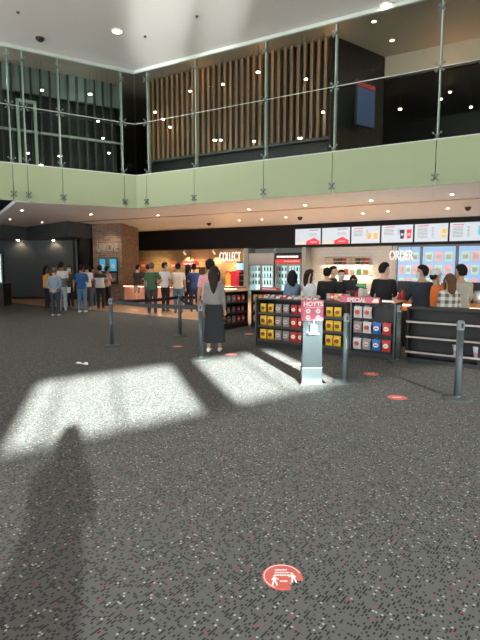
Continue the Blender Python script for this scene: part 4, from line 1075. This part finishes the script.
def person(x, y, h, yaw, label, top=(.1,.1,.1), legs=(.03,.03,.035), skin='tan', hair='black', style='short', arms=('down','down'), sleeve='short', bottom='trousers',
           w=1.0, walk=0.0, head=0.0, nod=0.0, lean=0.0, mask=None, topmat=None, shoe=(.5,.5,.5), cap=None, hold=None, bag=None, z0=None):
    s = h/1.75
    if z0 is None: z0 = .006 if y > 14 else 0.0
    t = empty('person', (x,y,z0), R(yaw), label, 'person'); t.scale = (s,s,s)
    fem = style in ('long','verylong','bun')
    SW = (.145 if fem else .164)*w; HW = (.165 if fem else .155)*w
    def ln(z): return lean*max(0, z-.95)       # forward lean above the hips
    sk = SKINS[skin]
    torso = [(.84,HW*.92,.105),(.93,HW,.115),(1.02,HW*.93,.108),(1.10,.132*w,.100),(1.22,.148*w,.108),(1.32,.158*w,.110),(1.38,.138*w,.098),(1.425,.100*w,.080),(1.455,.075,.066),(1.485,.060,.060),(1.56,.054,.058)]
    limb_l = []
    hip = .085*w
    legsj = []
    for sx in (-1,1):
        f = walk*sx
        hipp = (sx*hip,0,.90); kn = (sx*(hip+.005), .03+f*.26*.5, .49); an = (sx*(hip+.01), -.01+f*.26 - (0.10 if f < 0 else 0), .085+(.05 if f < -.01 else 0))
        legsj.append((hipp,kn,an))
    armsj = []
    for sx, kind in ((-1,arms[0]),(1,arms[1])):
        a, b, pn = ARM[kind]
        sp_ = Vector((sx*SW, ln(1.375), 1.375)); a = Vector((a[0]*sx,a[1],a[2])).normalized(); b = Vector((b[0]*sx,b[1],b[2])).normalized()
        el = sp_+a*.285; wr = el+b*.245
        armsj.append((sp_, el, wr, b, Vector((pn[0]*sx,pn[1],pn[2])), sx))
    def limbs(mb, extra, parts):
        if 'torso' in parts:
            mb.rings([ell(z, rx+extra, ry+extra, ln(z)) for z, rx, ry in torso])
        if 'legs' in parts:
            for a, k, f in legsj:
                a, k, f = Vector(a), Vector(k), Vector(f)
                mb.tube([a+Vector((0,0,.03)), a.lerp(k,.35), k, k.lerp(f,.35)+Vector((0,-.012,0)), f], [.088*w+extra,.078*w+extra,.052+extra,.052+extra,.034+extra], 12)
        if 'arms' in parts:
            for sp_, el, wr, b, pn, sx in armsj:
                c = Vector((sx*SW*.45, ln(1.40), 1.40))
                mb.tube([c, sp_+Vector((0,0,.005)), sp_.lerp(el,.4), el, el.lerp(wr,.35), wr], [.050+extra,.053+extra,.045+extra,.036+extra,.036+extra,.023+extra], 10)
    mb = MB(); limbs(mb, 0, ('torso','legs','arms'))
    for (a,k,f) in legsj: mb.ball((f[0], f[1]+.05, f[2]-.045), (.035,.10,.03), 10, 6)
    body = fused('body', mb, sk, t)
    hd = MB(); hc = Vector((0, ln(1.62)+.012, 1.612))
    T = head_mesh(hd, hc, R(head), R(-nod), 1.10); hd.X = None
    for sp_, el, wr, b, pn, sx in armsj: hand_parts(hd, wr, b, pn, -sx)
    # join the head and hands to the body mesh
    bm = bmesh.new(); bm.from_mesh(body.data); tmp = hd.mesh('tmp', [sk, M_eye, M_lip]); tmp.polygons.foreach_set('use_smooth', [True]*len(tmp.polygons)); bm.from_mesh(tmp); 
    bm.to_mesh(body.data); bm.free(); bpy.data.meshes.remove(tmp)
    body.data.materials.clear()
    for m_ in (sk, M_eye, M_lip): body.data.materials.append(m_)
    # clothes
    tm = topmat or mat('cloth_%.3f_%.3f_%.3f' % tuple(top), top, .9, var=.12, nscale=14)
    mb = MB(); hem = .86 if bottom != 'skirt' else .98
    mb.rings([ell(z, rx+.018, ry+.020, ln(z)) for z, rx, ry in [(hem, torso[1][1], .112)]+[q for q in torso if hem+.03 < q[0] < 1.45]])
    for sp_, el, wr, b, pn, sx in armsj:
        c = Vector((sx*SW*.4, ln(1.39), 1.385))
        if sleeve == 'short': mb.tube([c, sp_, sp_.lerp(el,.45), sp_.lerp(el,.72)], [.062,.068,.062,.060], 10)
        elif sleeve == 'long': mb.tube([c, sp_, sp_.lerp(el,.5), el, el.lerp(wr,.5), el.lerp(wr,.93)], [.062,.067,.058,.052,.045,.034], 10)
    fused('shirt', mb, tm, t, .018, 7)
    lm = mat('cloth_%.3f_%.3f_%.3f' % tuple(legs), legs, .9, var=.12, nscale=14)
    mb = MB()
    if bottom == 'skirt':
        mb.rings([ell(z, rx, ry, yo) for z, rx, ry, yo in ((.22,.235,.235,-.05),(.40,.218,.21,-.04),(.62,.195,.17,-.02),(.85,HW+.025,.135,-.005),(.96,HW+.012,.122,0),(1.04,.142,.112,0))])
        fused('skirt', mb, lm, t, .018)
    else:
        mb.rings([ell(z, rx, ry) for z, rx, ry in ((.80,HW*.9,.10),(.88,HW+.010,.118),(.96,HW+.006,.118),(1.0,HW,.112))])
        for a, k, f in legsj:
            a, k, f = Vector(a), Vector(k), Vector(f)
            if bottom == 'shorts': mb.tube([a, a.lerp(k,.5), a.lerp(k,.92)], [.100*w,.092*w,.088], 12)
            else: mb.tube([a+Vector((0,0,.02)), a.lerp(k,.4), k, k.lerp(f,.5), f+Vector((0,0,-.02))], [.098*w,.088*w,.070,.062,.052], 12)
        fused('trousers' if bottom == 'trousers' else 'shorts', mb, lm, t, .018)
    sm_ = mat('shoe_%.2f_%.2f_%.2f' % tuple(shoe), shoe, .5)
    for a, k, f in legsj:
        mb = MB(); rs = []
        for yy, ww, hh in ((-.085,.022,.05),(-.07,.036,.075),(-.02,.040,.085),(.05,.044,.065),(.11,.046,.05),(.155,.036,.038),(.175,.016,.022)):
            rs.append([(f[0]+ww*math.cos(q), f[1]+.02+yy, f[2]-.083+ (hh/2)+ (hh/2)*math.sin(q)*1.0) for q in [2*PI*i/10 for i in range(10)]])
        mb.rings(rs).build('shoe', sm_, t, smooth=True)
    # hair, cap, mask
    if True:
        hb = hair_mesh(T @ Matrix.Scale(.965 if style == 'bald' else 1, 4), style).build('hair', HAIRS[hair], t, smooth=True)
    if cap:
        mb = MB(); mb.X = T; n = 20
        mb.rings([[((r_)*math.cos(2*PI*i/n), -.01+r_*1.15*math.sin(2*PI*i/n), z) for i in range(n)] for z, r_ in ((.03,.094),(.07,.096),(.11,.082),(.135,.055),(.148,.02))])
        mb.rings([[(x_*.85, .08+ .02, .045+zz) for x_, zz in ((-.08,0),(0,.012),(.08,0),(0,-.004))], [(x_*.7, .185, .035+zz) for x_, zz in ((-.08,0),(0,.010),(.08,0),(0,-.004))]])
        mb.build('cap', mat('cap_cloth', cap, .8), t, smooth=True)
    if mask:
        mb = MB(); mb.X = T; n = 13
        rs = []
        for z, r_, yy in ((-.108,.050,.045),(-.085,.068,.052),(-.05,.078,.060),(-.015,.078,.062),(.004,.070,.058)):
            arc = [(r_*math.sin(a), .01+ (yy+.035)*math.cos(a)*1.0+.0, z) for a in [R(-80)+R(160)*i/(n-1) for i in range(n)]]
            arc2 = [(p[0]*.94, p[1]-.006, p[2]) for p in arc[::-1]]
            rs.append(arc+arc2)
        mb.rings(rs).build('face_mask', mat('mask_blue', mask, .7), t, smooth=True)
    if hold:
        sp_, el, wr, b, pn, sx = armsj[1 if hold[0] == 'r' else 0]
        c = wr+b*.11+pn*.02
        if hold[1] == 'phone':
            o = MB().box(-.037,.037,-.004,.004,-.075,.075).build('phone', M_black, None, bevel=.003)
        else:
            o = MB().lathe([(.04,-.08),(.052,.08),(.054,.085)], n=14).build('drink_cup', M_white, None)
        M_ = Matrix.Translation((x,y,z0)) @ Matrix.Rotation(R(yaw),4,'Z') @ Matrix.Scale(s,4)
        o.location = M_ @ c; o.rotation_euler = (R(-25) if hold[1] == 'phone' else 0,0,R(yaw))
        tag(o, hold[2], hold[1] if hold[1] == 'phone' else 'cup')
    return t
def at(u, Y, dx=0): return ux(u, Y)+dx, Y
def ft(u, v): g = gp(u, v-1); return g.x, g.y
den, jean, navy, blk = (.16,.21,.27), (.10,.17,.26), (.015,.022,.045), (.012,.012,.014)
# group by the dark entry
person(*ft(48,310.5),1.66,-40,'person in a yellow top and black trousers, mostly behind the denim shirt at far left', top=(.55,.25,.04), legs=blk, style='long', skin='brown', arms=('down','phone'), shoe=(.05,.05,.05))
person(*ft(56,317),1.60,4,'person in grey blue denim shirt with hands clasped behind the back', top=(.17,.22,.28), legs=(.025,.04,.06), skin='tan', hair='shaved', style='bald', arms=('behind','behind'), sleeve='long', w=1.12, shoe=(.45,.45,.45), nod=8)
person(*ft(63,312),1.80,12,'tall person in white and slate block t-shirt and pale jeans', topmat=zones_mat('block_tee',[(1.17,(.10,.13,.15)),(9,(.55,.55,.52))]), legs=(.30,.38,.42), skin='brown', arms=('down','phone'), shoe=(.3,.3,.3))
person(*ft(71,309),1.66,160,'masked person in dark top holding a white bag, facing the others', top=(.05,.045,.04), legs=blk, style='bun', skin='tan', arms=('down','chin'), mask=(.55,.62,.66), shoe=(.1,.1,.1))
q = Vector(ft(71.5,309)); bg_ = MB().rings([[(-.07,-.04,0),(.07,-.04,0),(.07,.04,0),(-.07,.04,0)],[(-.09,-.045,.22),(.09,-.045,.22),(.09,.045,.22),(-.09,.045,.22)]]).build('carry_bag', M_white, loc=(q.x+.02,q.y-.32,.62), rz=.3)
tag(bg_, 'small white carry bag held low in the middle of the waiting group', 'bag')
person(*ft(82.5,313.5),1.70,-4,'person in a bright blue t-shirt and faded jeans in the left group', top=(.02,.09,.24), legs=(.09,.17,.27), skin='brown', arms=('phone','phone'), w=1.12, shoe=(.7,.7,.7))
person(*ft(88,310),1.72,15,'person in a white shirt half hidden behind the blue t-shirt', top=(.6,.6,.58), legs=(.05,.05,.06), skin='tan', arms=('phone','phone'))
person(*ft(93.5,308.5),1.58,-120,'person in a dark top and blue jeans between blue t-shirt and jersey', top=(.10,.04,.05), legs=(.05,.08,.14), skin='brown', style='long', arms=('phone','down'))
person(*ft(101,310.5),1.68,5,'person in a black and white jersey and black trousers before the brick pier', topmat=zones_mat('jersey_cloth',[(1.26,(.50,.49,.46)),(9,(.02,.02,.022))]), legs=blk, skin='brown', style='bun', arms=('down','hip'), w=1.05, shoe=(.2,.1,.08))
person(*ft(108,307),1.64,-35,'person in a dusty pink top by the right blue screen', top=(.42,.24,.20), legs=blk, skin='brown', arms=('phone','phone'), sleeve='short', shoe=(.05,.05,.05))
# group at the collect counter
person(*ft(137.5,306.2),1.70,-28,'person in black t-shirt and grey shorts leaning to the counter beside the brick pier', top=blk, legs=(.13,.11,.11), bottom='shorts', skin='tan', arms=('down','counter'), lean=.12, shoe=(.3,.05,.05))
person(ux(147.5,18.6),18.6,1.72,-20,'person in a black and white top leaning forward behind the green t-shirt', topmat=zones_mat('black_white_top',[(1.15,(.5,.5,.48)),(9,(.015,.015,.017))]), legs=blk, skin='tan', arms=('counter','counter'), lean=.12)
person(*ft(152.5,316),1.76,2,'short haired person in a dark green t-shirt and brown trousers', top=(.045,.105,.055), legs=(.055,.045,.04), skin='tan', hair='shaved', style='bald', arms=('down','hip'), w=1.1, shoe=(.25,.27,.28))
person(*ft(165.5,312.5),1.78,-25,'person in a white t-shirt and black trousers looking right', top=(.62,.62,.62), legs=blk, skin='tan', arms=('hip','down'), head=-35, shoe=(.1,.1,.1), mask=(.5,.55,.6))
person(*ft(178.5,314),1.74,2,'person in a cream t-shirt and blue jeans behind the mid lane post', top=(.60,.50,.42), legs=(.09,.16,.24), skin='tan', arms=('phone','down'), w=1.14, shoe=(.05,.06,.08))
person(ux(188,17.9),17.9,1.70,-10,'person in dark navy standing at the counter behind the blue polo shirt', top=(.02,.02,.035), legs=blk, skin='tan', style='long', arms=('counter','counter'))
person(*ft(194.5,313),1.73,8,'person in a royal blue t-shirt and dark jeans at the collect counter', top=(.03,.06,.17), legs=(.025,.04,.08), skin='tan', arms=('phone','down'), w=1.08, shoe=(.1,.1,.1))
person(*ft(210.5,344),1.78,5,'person in a pale pink t-shirt standing ahead of the long haired woman', top=(.62,.30,.32), legs=(.10,.12,.15), skin='tan', hair='black', arms=('down','phone'), w=1.12, shoe=(.35,.35,.35))
person(*ft(214.5,353),1.63,-3,'woman with very long hair in grey top and long black skirt, walking away', top=(.20,.19,.185), legs=(.018,.02,.025), skin='tan', hair='dark', style='verylong', arms=('down','down'), sleeve='long', bottom='skirt', walk=.45, shoe=(.75,.72,.7))
# customers and staff at the order counter
person(*at(292.5,10.5),1.54,12,'woman with long black hair in a denim jacket, seen from behind', top=(.14,.22,.32), legs=(.04,.06,.1), skin='tan', hair='black', style='long', arms=('down','phone'), sleeve='long', head=-20)
person(*at(309.5,10.25),1.56,-62,'woman with brown hair and white top reaching toward the denim jacket', top=(.58,.60,.60), legs=(.05,.06,.08), skin='fair', hair='dark', style='long', arms=('side','down'), sleeve='long', head=-20, mask=(.06,.06,.07))
person(*at(327,10.95),1.60,-10,'person in a black top with back turned, at the left end of the order counter', top=(.02,.018,.022), legs=blk, skin='fair', style='short', arms=('phone','phone'), sleeve='long', w=1.05)
person(*at(333,12.3),1.64,-110,'dark haired staff member in black facing right behind the order counter', top=(.018,.018,.022), legs=blk, skin='fair', style='bun', arms=('counter','counter'))
person(*at(341.5,11.75),1.55,170,'staff member in black with a pale blue mask facing the hall', top=(.025,.03,.04), legs=blk, skin='fair', hair='dark', style='short', arms=('counter','counter'), mask=(.35,.52,.62))
person(*at(353.5,11.55),1.42,185,'short staff member with long dark hair and red trim at the till', topmat=zones_mat('red_trim_top',[(1.25,(.03,.02,.02)),(1.33,(.4,.04,.04)),(9,(.03,.02,.02))]), legs=blk, skin='tan', hair='dark', style='long', arms=('counter','counter'), nod=25)
person(*at(384.5,9.35),1.70,-14,'man in a black jumper with a blue mask, looking to the right', top=(.010,.010,.013), legs=(.12,.18,.26), skin='fair', arms=('counter','counter'), sleeve='long', head=-50, mask=(.22,.45,.52), w=1.06)
person(*at(422.5,8.85),1.65,-10,'man in a dark navy shirt with a teal mask, turned to the left', top=(.016,.022,.034), legs=(.03,.03,.04), skin='tan', arms=('counter','counter'), sleeve='long', head=58, mask=(.10,.32,.34), w=1.12)
person(*at(436,8.80),1.57,-30,'person in an orange jumper and white cap looking right', top=(.68,.16,.03), legs=(.04,.04,.05), skin='tan', arms=('counter','counter'), sleeve='long', head=-40, cap=(.62,.60,.60), mask=(.25,.42,.45), w=1.0)
person(*at(461,8.5),1.66,-4,'person in a beige jumper with black hair behind the plaid shirt', top=(.36,.34,.28), legs=(.04,.04,.05), skin='tan', arms=('counter','counter'), sleeve='long', w=1.08, head=15)
person(*at(450.5,8.2),1.50,2,'person with brown hair in a grey plaid shirt, back turned', topmat=plaid_mat(), legs=(.04,.05,.07), skin='tan', hair='brown', style='long', arms=('down','down'), sleeve='long', w=1.1)
# the photographer, who throws the long shadow
person(-.25,-.36,1.76,-4,'photographer whose long shadow crosses the bright floor patch', top=(.10,.12,.15), legs=(.03,.04,.06), skin='tan', style='long', arms=('camera','camera'), sleeve='short', nod=6, w=1.15)

# added outdoor spots stand in for sun glints and streak the ceiling
for tx, ty, pw, an in ((gp(160,12,ZC).x, gp(160,12,ZC).y, 150000, 4.2), (gp(222,8,ZC).x, gp(222,8,ZC).y, 90000, 3.2)):
    T_ = Vector((tx,ty,ZC)); q = wp+wd*(-.25 if pw > 80000 else 1.6); Wn = Vector((q.x,q.y,3.6))
    d = (Wn-T_); src = T_+d*((T_.z-.4)/(T_.z-3.6))
    spot('glint_spot', tuple(src), tuple(T_), pw, an, (1,.98,.95), .25, .9)

q = Vector(bp[0]).lerp(Vector(bp[1]), .5); spot('pier_fill_spot', (q.x+.2,q.y-1.0,3.5), (q.x,q.y,1.6), 60, 90, (1,.84,.66), .05)  # added spot brightens the brick pier, without a fitting
